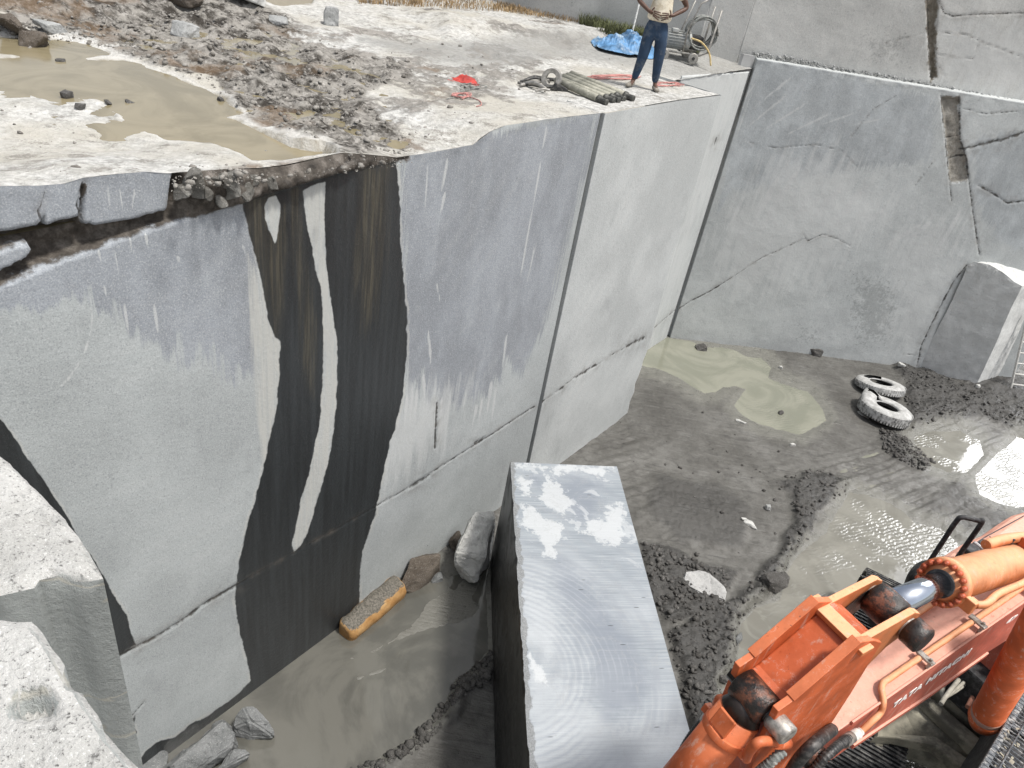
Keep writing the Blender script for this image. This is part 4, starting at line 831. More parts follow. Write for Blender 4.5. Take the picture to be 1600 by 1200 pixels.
# ================================================================== leaning granite block at the right
LB = stone('leaning_block', (.50, .505, .49), (.60, .605, .59), .25, .012)
def leaning():
    o = np.array([0, 0, H])
    A = onplane(1437, 577, CORN+BN*.15, BN); B = atZ(1524, 604, 0); 
    p = [onplane(1522, 408, CORN+BN*.10, BN), None]
    n = np.cross(B-atZ(1437, 577, 0), p[0]-atZ(1437, 577, 0)); A = atZ(1437, 577, 0)
    def on(px, py): return onplane(px, py, A, n)
    front = [on(*q) for q in [(1437, 577), (1449, 545), (1470, 505), (1497, 450), (1512, 415), (1523, 409), (1545, 414), (1566, 424), (1585, 440), (1597, 447), (1575, 492), (1552, 545), (1535, 582), (1524, 604), (1505, 598), (1470, 588)]]
    nn = n/np.linalg.norm(n); nn = nn if nn[1] > 0 else -nn
    ext = bd*.85+np.array([0, .55, 0])
    mb = MB(); mb.prism(front, ext); o_ = mb.build('stone_block', LB, None, 0)
    bm = bmesh.new(); bm.from_mesh(o_.data); bmesh.ops.triangulate(bm, faces=bm.faces[:])
    for _ in range(4):
        bmesh.ops.subdivide_edges(bm, edges=[e for e in bm.edges if e.calc_length() > .1], cuts=1); bmesh.ops.triangulate(bm, faces=bm.faces[:])
    bm.normal_update(); c_ = np.array([v.co[:] for v in bm.verts]); d = .022*fbm(c_[:, 0]*3, c_[:, 1]*3, c_[:, 2]*3, 5, .6)
    top = sm(c_[:, 2], c_[:, 2].max()-.5, c_[:, 2].max())
    d = d*(1+2.5*top)
    for v, dd in zip(list(bm.verts), d): v.co += v.normal*dd
    bm.to_mesh(o_.data); bm.free()
    tag(o_, 'tall pale granite block leaning on the back wall at the right edge', 'stone block')
    return A
leaning()
# ladder of pale wood standing behind it
k_wood = simple('grey_wood', (.50, .49, .46), .8, var=.2, scale=20)
ld = empty('ladder', tuple(atZ(1580, 612, 0)))
tag(ld, 'short pale ladder leaning at the right edge beyond the leaning block', 'ladder')
def rel(o, pts): return [np.array(p)-np.array(o.location[:]) for p in pts]
a0, a1 = atZ(1578, 612, 0), onplane(1597, 530, atZ(1578, 612, 0)+np.array([0, .25, 0]), BN); b0_ = a0+bd*.42; b1_ = a1+bd*.42
up_ = (a1-a0)
for s0 in (a0, b0_):
    MB().tube(rel(ld, [s0, s0+up_*1.5]), .028, 8).build('rail', k_wood, ld)
for q in range(7):
    t = .15+q*.2; MB().tube(rel(ld, [a0+up_*t, b0_+up_*t]), .02, 8).build('rung', k_wood, ld)
# ================================================================== tyres
rub = M('dusty_rubber', .9, .2); n = rub.noise(9, 7, .7); g = rub.n('ShaderNodeNewGeometry'); z = rub.n('ShaderNodeSeparateXYZ'); rub.set(z.inputs[0], g.outputs['Normal'])
du = rub.mr(rub.ma('ADD', z.outputs[2], rub.ma('MULTIPLY', rub.ma('SUBTRACT', n, .5), 1.6)), -.25, .25)
rub.col(rub.mix(du, (.035, .035, .034), rub.mix(rub.mr(n, .4, .65), (.33, .33, .32), (.50, .50, .49)))); rub.bump(n, .4, .01)
def tyre(name, label, loc, R_, r_in, hgt, tear, rz, tilt, flatten=1.):
    t = empty(name, loc, rz); t.rotation_euler = (tilt[0], tilt[1], rz); tag(t, label, 'tyre')
    prof = [(r_in, .10), (r_in-.01, .16), (r_in+.05, .20), ((R_+r_in)/2, hgt*.5+.02), (R_-.07, hgt*.48), (R_-.015, hgt*.38), (R_, hgt*.2), (R_, -hgt*.2), (R_-.015, -hgt*.38), (R_-.07, -hgt*.48), ((R_+r_in)/2, -hgt*.5-.02), (r_in+.05, -.20*hgt/.3), (r_in, -.12)]
    prof = [(a, b*(hgt/.42) if abs(b) <= .2 and a < r_in+.06 else b) for a, b in prof]
    N = 64; m_ = len(prof); V = []; Fc = []
    for side, off in (('o', 0), ('i', -.022)):
        for i in range(N):
            a = 2*math.pi*i/N
            for j, (rr, zz) in enumerate(prof):
                lift = tear(a, j/(m_-1)); r2 = rr+off*(1 if 3 < j < 9 else .2)+lift[0]; z2 = (zz+(-off if side == 'i' and j < 3 else 0))*flatten-(off*.0)+lift[1]
                if side == 'i': z2 = z2*.93
                V.append((math.cos(a)*r2*(1+.02*math.sin(2*a)), math.sin(a)*r2, z2+hgt*.5*flatten))
    nn_ = N*m_
    for i in range(N):
        for j in range(m_-1):
            a = 2*math.pi*(i+.5)/N
            if tear(a, -1): continue_ = j < tear(a, -1)
            else: continue_ = False
            if continue_: continue
            q = (i*m_+j, ((i+1) % N)*m_+j, ((i+1) % N)*m_+j+1, i*m_+j+1); Fc.append(q); Fc.append(tuple(nn_+x for x in reversed(q)))
    o = mesh_obj('casing', V, Fc, rub.m, t, True)
    tr = MB()
    for i in range(56):
        a = 2*math.pi*i/56
        if tear(a, -1): continue
        for zc in (-hgt*.16, hgt*.16):
            c_ = np.array([math.cos(a)*(R_+.004), math.sin(a)*R_, hgt*.5*flatten+zc]); rad = np.array([math.cos(a), math.sin(a), 0]); tan = np.array([-math.sin(a), math.cos(a), 0])
            tr.box(c_, rad*.006, tan*.02, ZV*hgt*.12)
    tr.build('tread', rub.m, t); bd_ = MB(); pts = [(math.cos(2*math.pi*i/48)*r_in, math.sin(2*math.pi*i/48)*r_in, hgt*.5*flatten+.11*hgt/.42) for i in range(49)]; bd_.tube(pts, .018, 8, False).build('bead', rub.m, t)
    return t
p1_ = atZ(1374, 606, .10); p2_ = atZ(1381, 645, .14)
def t1(a, j):
    if j == -1: return 3 if -.2 < ((a+math.pi) % (2*math.pi))-math.pi-1.2 < 1.3 else 0
    return (0, 0)
def t2(a, j):
    x = abs(((a-2.35+math.pi) % (2*math.pi))-math.pi)
    if j == -1: return 4 if x < .22 else 0
    up = max(0, 1-x/.75); return (.05*up, .15*up*(1 if j < .5 else .3))
t_ = tyre('tyre', 'flat worn tyre lying nearest the back wall, its upper sidewall cut open', (p1_[0], p1_[1], pitz(p1_[0], p1_[1])+.03), .56, .27, .26, t1, .2, (-.25, .03), .75)
t_ = tyre('tyre', 'torn dusty tyre with a gaping split, in front of the flat one', (p2_[0], p2_[1], pitz(p2_[0], p2_[1])), .57, .26, .38, t2, 0., (-.14, .08), .8)
rk(1349, 650, (.3, .1, .03), -.9, 91, R_pale, 'curved scrap of pale rubber beside the torn tyre')
# ================================================================== person
skin = simple('skin', (.10, .052, .035), .55, var=.15, scale=30); shirt_m = simple('cream_shirt', (.74, .68, .55), .9, var=.12, scale=12, bump=.006, dirt=(.42, .34, .22), dirtamt=.6)
jean_m = simple('blue_jeans', (.022, .045, .085), .9, var=.25, scale=7, bump=.006, dirt=(.14, .16, .18), dirtamt=.5); shoe_m = simple('dusty_shoe', (.22, .20, .17), .9, var=.3, scale=30); hair_m = simple('black_hair', (.012, .011, .01), .8, scale=60)
def skinmesh(name, chains, mat, parent, sub=2, thick=0):
    V = []; E = []; R = []; idx = {}
    for ch in chains:
        pv = None
        for key, (x, y, z), r in ch:
            if key in idx and key is not None: i = idx[key]
            else:
                i = len(V); V.append((x, y, z)); R.append(r)
                if key is not None: idx[key] = i
            if pv is not None: E.append((pv, i))
            pv = i
    me = bpy.data.meshes.new(name); me.from_pydata(V, E, []); me.update(); o = bpy.data.objects.new(name, me); sc.collection.objects.link(o); o.parent = parent
    s_ = o.modifiers.new('skin', 'SKIN'); s_.use_smooth_shade = True; s_.branch_smoothing = .4
    lay = me.skin_vertices[0].data if me.skin_vertices else None
    if lay is None:
        bm = bmesh.new(); bm.from_mesh(me); bm.verts.layers.skin.verify(); bm.to_mesh(me); bm.free(); lay = me.skin_vertices[0].data
    for i, r in enumerate(R): lay[i].radius = r if hasattr(r, '__len__') else (r, r); lay[i].use_root = i == 0
    ss = o.modifiers.new('sub', 'SUBSURF'); ss.levels = sub; ss.render_levels = sub; me.materials.append(mat); return o
fp = onterr(1004, 138)
pe = empty('person', tuple(fp)); tag(pe, 'person in cream shirt and blue jeans standing with hands on hips at the block edge', 'person')
K = lambda k_, x, y, z, r: (k_, (x, y, z), r)
bod = [[K('pel', 0, 0, .90, (.10, .08)), K('wai', 0, 0, 1.06, (.11, .08)), K('che', 0, .01, 1.26, (.15, .10)), K('col', 0, .01, 1.40, (.10, .075)), K('nek', 0, 0, 1.47, .05), K('chin', 0, -.015, 1.53, .06), K('hed', 0, 0, 1.62, (.078, .095)), K('crn', 0, .01, 1.69, .06)]]
hands = []
for s in (-1, 1):
    n_ = 'LR'[s > 0]
    bod.append([K('pel', 0, 0, .9, .1), K('hip'+n_, s*.10, 0, .78, (.075, .07)), K('kn'+n_, s*.125+(.02 if s < 0 else 0), -.03, .48, .055), K('an'+n_, s*.165, 0, .09, .035), K('to'+n_, s*.20, -.12, .035, (.035, .025))])
    bod.append([K('col', 0, .01, 1.40, .1), K('sh'+n_, s*.19, .01, 1.38, .055), K('el'+n_, s*.36, .03, 1.16, .04), K('wr'+n_, s*.17, -.11, 1.05, .027), K('pa'+n_, s*.115, -.135, 1.035, (.042, .018))])
body = skinmesh('body', bod, skin, pe, 2)
for s in (-1, 1):
    ch = []
    for q, (dz, l) in enumerate([(.034, .075), (.012, .085), (-.012, .08), (-.034, .065)]):
        ch.append([K(None, s*.115, -.135, 1.035+dz*.8, .010), K(None, s*.082, -.142, 1.03+dz, .0095), K(None, s*(.082-l*.5), -.142, 1.02+dz*1.25, .009), K(None, s*(.082-l), -.132, 1.008+dz*1.4, .007)])
    ch.append([K(None, s*.14, -.125, 1.055, .012), K(None, s*.125, -.13, 1.09, .011), K(None, s*.105, -.13, 1.115, .009)])
    for c_ in ch: skinmesh('finger', [c_], skin, pe, 1)
skinmesh('jeans', [[K('w', 0, 0, 1.02, (.17, .125)), K('p', 0, 0, .88, (.19, .14))]]+[[K('p', 0, 0, .88, .1), K('h'+str(s), s*.10, -.005, .74, (.115, .11)), K('k'+str(s), s*.125+(.02 if s < 0 else 0), -.03, .46, .085), K('a'+str(s), s*.16, 0, .10, .052)] for s in (-1, 1)], jean_m, pe)
skinmesh('shirt', [[K('b', 0, 0, .91, (.215, .165)), K('m', 0, 0, 1.02, (.185, .135)), K('c', 0, .01, 1.26, (.17, .12)), K('t', 0, .01, 1.39, (.11, .08))]]+[[K('t', 0, .01, 1.39, .1), K('s'+str(s), s*.19, .01, 1.38, .075), K('e'+str(s), s*.29, .02, 1.25, .065)] for s in (-1, 1)], shirt_m, pe)
for s in (-1, 1): skinmesh('shoe', [[K(None, s*.165, .045, .045, (.045, .035)), K(None, s*.175, -.03, .05, (.045, .045)), K(None, s*.20-(.03 if s < 0 else 0), -.12, .035, (.045, .03)), K(None, s*.215-(.05 if s < 0 else 0), -.17, .028, (.035, .022))]], shoe_m, pe)
skinmesh('hair', [[K(None, 0, .03, 1.60, (.085, .085)), K(None, 0, .02, 1.68, (.085, .09)), K(None, 0, .015, 1.71, .06)]], hair_m, pe, 2)
for s in (-1, 1):
    skinmesh('ear', [[K(None, s*.078, .0, 1.60, .012), K(None, s*.084, .005, 1.63, .014)]], skin, pe, 1)
    MB().tube([(s*.03, -.088, 1.625), (s*.03, -.097, 1.625)], .011, 8).build('eye', simple('eye_white', (.6, .58, .55), .3), pe)
skinmesh('nose', [[K(None, 0, -.085, 1.63, .010), K(None, 0, -.105, 1.59, .016)]], skin, pe, 1)
MB().tube([(-.025, -.084, 1.557), (0, -.092, 1.555), (.025, -.084, 1.557)], .008, 8).build('mouth', simple('lips', (.13, .05, .045), .5), pe)
# ================================================================== things on the terrace
tarp_m = simple('blue_tarp', (.085, .20, .36), .5, var=.45, scale=6, dirt=(.33, .42, .48), dirtamt=.8)
def tarp():
    c_ = onterr(972, 80); nu, nv = 90, 60; uu = np.linspace(-1, 1, nu)[:, None]; vv_ = np.linspace(-1, 1, nv)[None, :]
    ang = np.arctan2(vv_, uu); sq = np.maximum(np.abs(uu), np.abs(vv_)); rad = sq*(1+.10*np.sin(3*ang+1)+.10*fbm(np.cos(ang)*2, np.sin(ang)*2, 2.))
    x = .62*rad*np.cos(ang)+0; y = .50*rad*np.sin(ang); x, y = np.broadcast_arrays(x, y)
    hh = (.20+.05*np.sin(x*7))*(1-sm(sq, .35, 1))+.17*(ridge(x*3.1+2, y*4.6, 1., 4))*(1-sm(sq, .7, 1))+.05*np.abs(fbm(x*9, y*11, 4.))+.008
    hh = np.where(y < -.28, hh*.55+.05, hh); P = np.stack([x+c_[0], y+c_[1], np.maximum(.015, hh)+np.array([[terrz(a, b) for a, b in zip(r1, r2)] for r1, r2 in zip(x+c_[0], y+c_[1])])], -1)
    o = mesh_obj('tarpaulin', P.reshape(-1, 3), gridf(nu, nv), tarp_m, None, True); s_ = o.modifiers.new('s', 'SOLIDIFY'); s_.thickness = .004
    tag(o, 'crumpled blue tarpaulin on the ground behind the standing man', 'tarpaulin')
tarp()
white_m = simple('white_pole', (.75, .75, .72), .6, scale=30)
q = onterr(985, 62); tp0 = onplane(1003, -12, q+np.array([0, .1, 0]), np.array([0, 1., 0]))
tag(MB().tube([q, tp0], .018, 10).build('pole', white_m), 'thin white pole standing upright behind the blue tarpaulin', 'pole')
# motor cart
steel = simple('worn_steel', (.30, .29, .27), .55, .4, .3, 20, dirt=(.35, .33, .29)); dark_m = simple('dark_steel', (.04, .04, .04), .6, .3, .3, 20, dirt=(.25, .24, .22)); grey_m = simple('motor_grey', (.33, .34, .33), .65, .1, .2, 20, dirt=(.5, .48, .43)); hose_m = simple('grey_hose', (.17, .18, .17), .7, 0, .4, 30, dirt=(.5, .48, .44)); yel = simple('yellow_hose', (.55, .42, .20), .7, 0, .2, 20)
cp = onterr(1058, 92); ct = empty('motor_cart', tuple(cp), .15); tag(ct, 'wheeled motor cart with grey hose coiled on its frame behind the man', 'machine cart')
fr = MB()
for y in (-.22, .22): fr.tube([(-.40, y, .15), (.35, y, .15), (.48, y, .22), (.52, y, .95)], .02, 8)
for x in (-.38, 0, .34): fr.tube([(x, -.22, .15), (x, .22, .15)], .018, 8)
fr.tube([(.02, -.2, .15), (.0, -.2, .5), (.12, -.2, 1.0), (.24, -.2, 1.08)], .016, 8); fr.tube([(.02, .2, .15), (.0, .2, .5), (.12, .2, 1.0)], .016, 8)
fr.build('frame', steel, ct, smooth=True)
mo = MB().tube([(-.36, -.05, .34), (-.34, -.05, .34), (-.34, -.05, .34), (.02, -.05, .34), (.03, -.05, .34), (.12, -.05, .34), (.15, -.05, .34)], [.06, .13, .145, .145, .16, .16, .11], 24).build('motor', grey_m, ct, smooth=True)
fi = MB()
for i in range(20):
    a = 2*math.pi*i/20; fi.box((-.16, -.05+math.cos(a)*.15, .34+math.sin(a)*.15), (.16, 0, 0), (0, math.cos(a)*.014, math.sin(a)*.014), (0, -math.sin(a)*.004, math.cos(a)*.004))
fi.build('cooling_fins', grey_m, mo); MB().box((-.2, -.12, .50), (.06, 0, 0), (0, .05, 0), (0, 0, .03)).build('junction_box', grey_m, mo, bevel=.008)
for x, y in ((.22, -.26), (.22, .26), (-.34, -.24), (-.34, .24)):
    wh = MB().tube([(x, y-.03, .09), (x, y-.025, .09), (x, y+.025, .09), (x, y+.03, .09)], [.08, .095, .095, .08], 20).build('wheel', steel, ct, smooth=True); MB().tube([(x, y-.036, .09), (x, y+.036, .09)], .03, 10).build('hub', dark_m, wh)
ho = MB(); rr_ = random.Random(2); pts = []
for i in range(300):
    a = 2*math.pi*i/30; kk = i//30; pts.append((.32+math.cos(a)*(.27+.02*math.sin(kk*2)), -.18+kk*.035+.02*math.sin(a*1.3+kk), .52+math.sin(a)*(.26+.02*math.cos(kk*3))))
ho.tube(pts, .017, 6); ho.build('hose_coil', hose_m, ct, smooth=True)
MB().tube(curve_pts([(.1, -.22, .42), (.3, -.28, .38), (.5, -.25, .22), (.58, -.3, .02)]), .016, 8).build('yellow_hose', yel, ct, smooth=True)
MB().box((.25, 0, .33), (.12, 0, 0), (0, .13, 0), (0, 0, .12)).build('gearbox', dark_m, ct, bevel=.02)
# pipes
pipe_m = simple('drill_pipe', (.25, .245, .20), .65, .1, .25, 14, dirt=(.5, .48, .40)); thr = simple('pipe_thread', (.05, .05, .045), .6, .2, .4, 60, dirt=(.2, .2, .18))
names = ['drill pipe lying nearest the block edge, front of the bundle', 'second drill pipe from the block edge in the bundle', 'middle drill pipe of the bundle beside the man', 'fourth drill pipe from the block edge in the bundle', 'drill pipe lying furthest from the edge, its dark end sticking out']
ends = [((868, 136), (934, 160)), ((872, 133), (944, 158)), ((878, 131), (953, 157)), ((884, 129), (961, 155)), ((890, 127), (975, 154))]
for lb, (e0, e1) in zip(names, ends):
    a = onterr(*e0); b = onterr(*e1); a[2] = b[2] = max(a[2], b[2])+.045; d = (b-a)/np.linalg.norm(b-a)
    t = empty('drill_pipe', tuple(a)); tag(t, lb, 'pipe', 'drill pipes bundled near the edge')
    MB().tube([(0, 0, 0), tuple(b-a)], .052, 18).build('barrel', pipe_m, t, smooth=True)
    L = np.linalg.norm(b-a); MB().tube([tuple(d*L), tuple(d*(L+.03)), tuple(d*(L+.035)), tuple(d*(L+.15)), tuple(d*(L+.16)), tuple(d*(L+.17))], [.056, .056, .042, .038, .045, .03], 16).build('threaded_end', thr, t, smooth=True)
# steel ring clamp
rc = onterr(858, 140); t = empty('ring_clamp', tuple(rc)); tag(t, 'round steel ring with a flat foot standing at the left end of the pipes', 'ring')
mb = MB(); N = 28
for i in range(N):
    a0_, a1_ = 2*math.pi*i/N, 2*math.pi*(i+1)/N; q = []
    for a in (a0_, a1_):
        for r__ in (.075, .135): q.append((math.cos(a)*r__, .0+math.sin(a)*.02, .14+math.sin(a)*r__))
    mb.prism([q[0], q[1], q[3], q[2]], (.02, .05, 0))
mb.build('ring', steel, t); MB().box((.15, -.03, .05), (.10, 0, -.03), (0, .03, 0), (.01, 0, .04)).build('foot', dark_m, t, bevel=.008)
rod_l = ['bent rusty rod at the left end of the pipes', 'thin steel rod left of the ring clamp', 'long steel rod running behind the pipes', 'short thick rod in front of the ring clamp', 'dark rod with a hooked end left of the pipes', 'steel rod crossing the loose rods', 'grey rod lying lowest of the loose rods']
for i, (lb, (e0, e1)) in enumerate(zip(rod_l, [((808, 133), (862, 142)), ((812, 137), (856, 131)), ((855, 127), (925, 140)), ((836, 146), (858, 147)), ((820, 128), (845, 127)), ((820, 134), (852, 145)), ((812, 131), (858, 134))])):
    a = onterr(*e0); b = onterr(*e1); m_ = (a+b)/2+np.array([0, 0, .03+.01*i]); tag(MB().tube(curve_pts([a+ZV*.03, m_, b+ZV*.05]), .017+.004*(i % 3), 8).build('steel_rod', [dark_m, steel][i % 2], None, smooth=True), lb, 'rod', 'loose rods beside the drill pipes')
# red cloth and cords
red_m = simple('red_cloth', (.42, .05, .04), .8, var=.35, scale=12)
rc = onterr(724, 128); nu = 34; uu, vv_ = np.meshgrid(np.linspace(-1, 1, nu), np.linspace(-1, 1, nu), indexing='ij'); rr = np.hypot(uu, vv_)
P = np.stack([rc[0]+uu*.20*(1-.3*vv_)+.06*fbm(uu*2, vv_*2), rc[1]+vv_*.10, rc[2]+.01+.10*np.maximum(0, 1-rr)*(.6+.8*sm(uu, -.3, .6))+.05*np.abs(fbm(uu*4, vv_*4, 3.))], -1)
o = mesh_obj('red_cloth', P.reshape(-1, 3), gridf(nu, nu), red_m, None, True); o.modifiers.new('s', 'SOLIDIFY').thickness = .004; tag(o, 'crumpled red cloth lying on the white dust', 'cloth')
pink = simple('faded_red_cord', (.46, .21, .19), .8, scale=20)
def cord(label, cx_, cy_, w_, h_, loops, seed, mat=pink, r=.006, tail=None):
    r__ = random.Random(seed); pts = []
    for i in range(loops*10):
        a = i*.63; s_ = 1-.4*r__.random(); pts.append(onterr(cx_+math.cos(a)*w_*s_+r__.uniform(-5, 5), cy_+math.sin(a)*h_*s_+r__.uniform(-1.2, 1.2))+ZV*(.012+.01*r__.random()))
    for q in tail or []: pts.append(onterr(*q)+ZV*.012)
    tag(MB().tube(curve_pts(pts, 4), r, 5).build('cord', mat, None, smooth=True), label, 'cord')
cord('tangled pink red cord below the red cloth', 722, 151, 15, 4, 4, 3, tail=[(735, 153), (748, 158), (752, 165), (744, 168)])
cord('thin looped wire between the red cloth and the cord', 735, 136, 18, 5, 2, 4, hose_m, .005, tail=[(760, 138), (720, 145), (716, 152), (698, 156)])
cord('red cord tangle on the dust left of the man', 938, 137, 18, 2.5, 4, 6, pink, .005)
cord('long strung out red cord behind the feet of the man', 960, 122, 40, 3.5, 5, 8, pink, .008)
cord('red cord tangle right of the feet of the man', 1042, 133, 24, 3.5, 5, 9, pink, .005)
# grass and dry growth at the foot of the upper wall
gr = simple('dry_grass', (.10, .11, .045), .9, var=.5, scale=3); gr2 = simple('straw', (.30, .21, .11), .9, var=.4, scale=3)
def grass(name, label, regions, count, hmin, hmax, mat, seed):
    r__ = random.Random(seed); V = []; Fc = []
    for (x0, y0, x1, y1, th, wgt) in regions:
        for _ in range(int(count*wgt)):
            t = r__.random(); px = x0+(x1-x0)*t; py = y0+(y1-y0)*t+r__.uniform(-th, th); p = onterr(px, py); a = r__.uniform(0, 6.3); l = r__.uniform(hmin, hmax)
            d = np.array([math.cos(a), math.sin(a), 0]); s_ = np.array([-d[1], d[0], 0])*.006; ln = r__.uniform(.2, .9); n0 = len(V)
            V += [p-s_, p+s_, p+d*l*ln*.4+ZV*l*.6+s_*.8, p+d*l*ln*.4+ZV*l*.6-s_*.8, p+d*l*ln+ZV*l*.85]; Fc += [(n0, n0+1, n0+2, n0+3), (n0+3, n0+2, n0+4)]
    tag(mesh_obj(name, V, Fc, mat), label, 'grass', kind='stuff')
grass('grass', 'dark green weeds along the foot of the upper wall', [(905, 34, 965, 56, 4, 1), (960, 56, 1015, 62, 5, 1.3), (1060, 66, 1090, 84, 3, .5)], 900, .08, .32, gr, 3)
grass('straw', 'brown straw scattered along the upper wall', [(640, 2, 830, 14, 8, 1), (770, 12, 930, 36, 4, .8), (560, 0, 660, 6, 6, .5)], 1200, .03, .14, gr2, 4)
# ================================================================== excavator
P1 = atZ(1400, 1079, 3.9); P2 = atZ(1600, 939, 4.2); D = (P2-P1)/np.linalg.norm(P2-P1)
Bh = np.array([D[1], -D[0], 0]); Bh /= np.linalg.norm(Bh); Dh = np.array([-Bh[1], Bh[0], 0]); T0 = atZ(1308, 975, 5.1)
bn = P1.dot(Bh); bc = bn-.21
EX = empty('excavator', (float(T0[0]+Dh[0]*5.5), float(T0[1]+Dh[1]*5.5), 0)); EL = np.array(EX.location[:])
tag(EX, 'orange excavator at the lower right, its boom and arm reaching over the pit', 'excavator')
def side(px, py, b): return onplane(px, py, Bh*b, Bh)      # point on a vertical plane of the boom
def W(a, b, z): return Dh*a+Bh*b+ZV*z                       # boom frame to world
a0 = T0.dot(Dh)
def orange(name, c=(.50, .115, .035), pale=(.66, .34, .24), amt=.9, rough=.55, grease=.0):
    k = M(name, rough, .4); g = k.n('ShaderNodeNewGeometry'); z = k.n('ShaderNodeSeparateXYZ'); k.set(z.inputs[0], g.outputs['Normal'])
    n1 = k.noise(3.5, 7, .65); n2 = k.noise(16, 7, .7); st = k.noise(1, 6, .65, v=k.map((18, 18, 2.5)))
    c_ = k.mix(k.mr(n1, .35, .65), tuple(x*.78 for x in c), tuple(min(1, x*1.15) for x in c))
    dust = k.mr(k.ma('ADD', k.ma('MULTIPLY', z.outputs[2], .9), k.ma('MULTIPLY', k.ma('SUBTRACT', n1, .5), .9)), .15, .85)
    c_ = k.mix(k.ma('MULTIPLY', dust, amt), c_, k.mix(k.mr(n2, .4, .6), pale, tuple(min(1, x*1.12) for x in pale)))
    c_ = k.mix(k.mr(st, .56, .70, 0, .55), c_, (.50, .36, .29)); c_ = k.mix(k.mr(st, .30, .40, .35, 0), c_, tuple(x*.5 for x in c))
    c_ = k.mix(k.mr(n2, .64, .71, 0, .8), c_, (.10, .05, .035)); c_ = k.mix(k.mr(k.noise(1.7, 8, .75, v=k.map(loc=(8, 3, 2))), .58, .70, 0, .3), c_, (.2, .12, .085))
    ch = k.mr(k.ma('ABSOLUTE', k.ma('SUBTRACT', k.noise(2.3, 8, .75, v=k.map((1, 1, 1), loc=(5, 1, 2))), .5)), 0, .006, .5, 0); c_ = k.mix(k.ma('MULTIPLY', ch, k.mr(n1, .5, .6)), c_, (.7, .62, .56))
    if grease: c_ = k.mix(k.mr(k.ma('ADD', n1, k.ma('MULTIPLY', n2, .4)), .72-grease, .82-grease), c_, (.02, .014, .012))
    k.col(c_); k.rough(k.mr(n1, .3, .7, rough-.12, rough+.2)); k.bump(n2, .25, .006); return k.m
OR = orange('orange_paint', (.50, .105, .03), (.60, .21, .10), .45); ORP = orange('faded_boom_paint', (.46, .12, .075), (.66, .36, .27), .9, .6); ORT = orange('dusty_orange', (.52, .17, .06), (.68, .34, .18), .9, .6); GRE = orange('greasy_orange', (.22, .05, .02), (.20, .10, .07), .5, .45, .32)
blk = simple('black_rubber', (.02, .02, .02), .5, 0, .4, 30, dirt=(.16, .15, .14), dirtamt=.4); grs = simple('black_grease', (.018, .014, .012), .38, 0, .5, 12, dirt=(.20, .07, .035), dirtamt=.8, bump=.01); chrome = simple('chrome_rod', (.50, .54, .60), .16, 1., .06, 5); stl = simple('bare_steel', (.35, .33, .30), .45, .5, .3, 30, dirt=(.12, .09, .07)); mudc = simple('dried_mud', (.30, .28, .22), .9, 0, .25, 3, dirt=(.07, .065, .055), dirtamt=.7, bump=.02); dk = simple('soot_black', (.02, .02, .022), .7, 0, .4, 20, dirt=(.12, .12, .12))
def loc(P_): return [np.array(p)-EL for p in P_]
class XB(MB):
    def build(s, name, mat, parent=EX, **kw):
        s.V = [tuple(np.array(v)-EL) for v in s.V]; return MB.build(s, name, mat, parent, **kw)
# ---- boom: side outline on the near plane, extruded across
bw = .42
top = [side(1250, 1186, bn), side(1300, 1150, bn), side(1400, 1079, bn), side(1600, 939, bn)]
ext = top[-1]+D*1.3
low = [side(1262, 1214, bn), side(1330, 1166, bn), side(1372, 1139, bn), side(1450, 1086, bn), side(1540, 1022, bn), side(1580, 996, bn), side(1600, 990, bn)]
fa = a0+6.2
outline = top+[ext, W(ext.dot(Dh)+1.0, bn, 4.1), W(fa+.35, bn, 2.5), W(fa+.2, bn, 2.0), W(fa-.25, bn, 2.1), W(ext.dot(Dh)+.1, bn, 3.4), low[-1]+D*.8]+low[::-1]
tip = [W(top[0].dot(Dh)-.28, bn, low[0][2]+.12)]
bo = XB().prism(outline+tip, -Bh*bw).build('boom', ORP, bevel=.012)
# seams, flange strips and top rails
fl = XB(); 
def along(a_, b_, off, r0, r1): return None
fs = XB(); fs.prism([low[1]-ZV*.02, low[3]-ZV*.02, low[4]-ZV*.02, low[4]+ZV*.035, low[3]+ZV*.035, low[1]+ZV*.035], Bh*.018); fs.build('lower_flange', ORP, bo)
up0 = side(1330, 1128, bn); up1 = side(1600, 939, bn)+D*1.2
fs = XB(); fs.prism([up0-ZV*.03, up1-ZV*.03, up1+ZV*.012, up0+ZV*.012], Bh*.016); fs.build('upper_flange', ORP, bo)
# pipes on the boom top, with clamps
zt_ = lambda a_: P1[2]+(a_-P1.dot(Dh))*(P2[2]-P1[2])/(P2.dot(Dh)-P1.dot(Dh))
aP = P1.dot(Dh)
for off, nm in ((-.085, 'near'), (-bw+.05, 'far')):
    pts = [W(aP+1.75+1.2, bn+off, zt_(aP+2.9)+.05), W(aP+.05, bn+off, zt_(aP+.05)+.05)]
    if nm == 'near': pts += [W(aP-.10, bn+off+.01, zt_(aP-.1)+.045), W(aP-.17, bn+off+.10, zt_(aP)-.02), W(aP-.20, bn+.05, zt_(aP)-.10), W(aP-.30, bn+.06, zt_(aP)-.14), side(1345, 1143, bn+.06)]
    pts = pts[:1]+[pts[0]*(1-t)+pts[1]*t for t in (.25, .5, .75)]+pts[1:]
    XB().tube(curve_pts(pts, 6), .026, 12).build('oil_pipe', ORT, bo, smooth=True)
for a_ in (aP+.38, aP+1.05, aP+1.75):
    c_ = W(a_, bn-.055, zt_(a_)+.07); XB().box(c_, Dh*.03, Bh*.075, ZV*.012).box(c_+Bh*.05-ZV*.03, Dh*.022, Bh*.012, ZV*.04).build('pipe_clamp', stl, bo, bevel=.006); 
    XB().tube([c_+Bh*.04, c_+Bh*.04+ZV*.035], .014, 6).build('bolt', stl, bo)
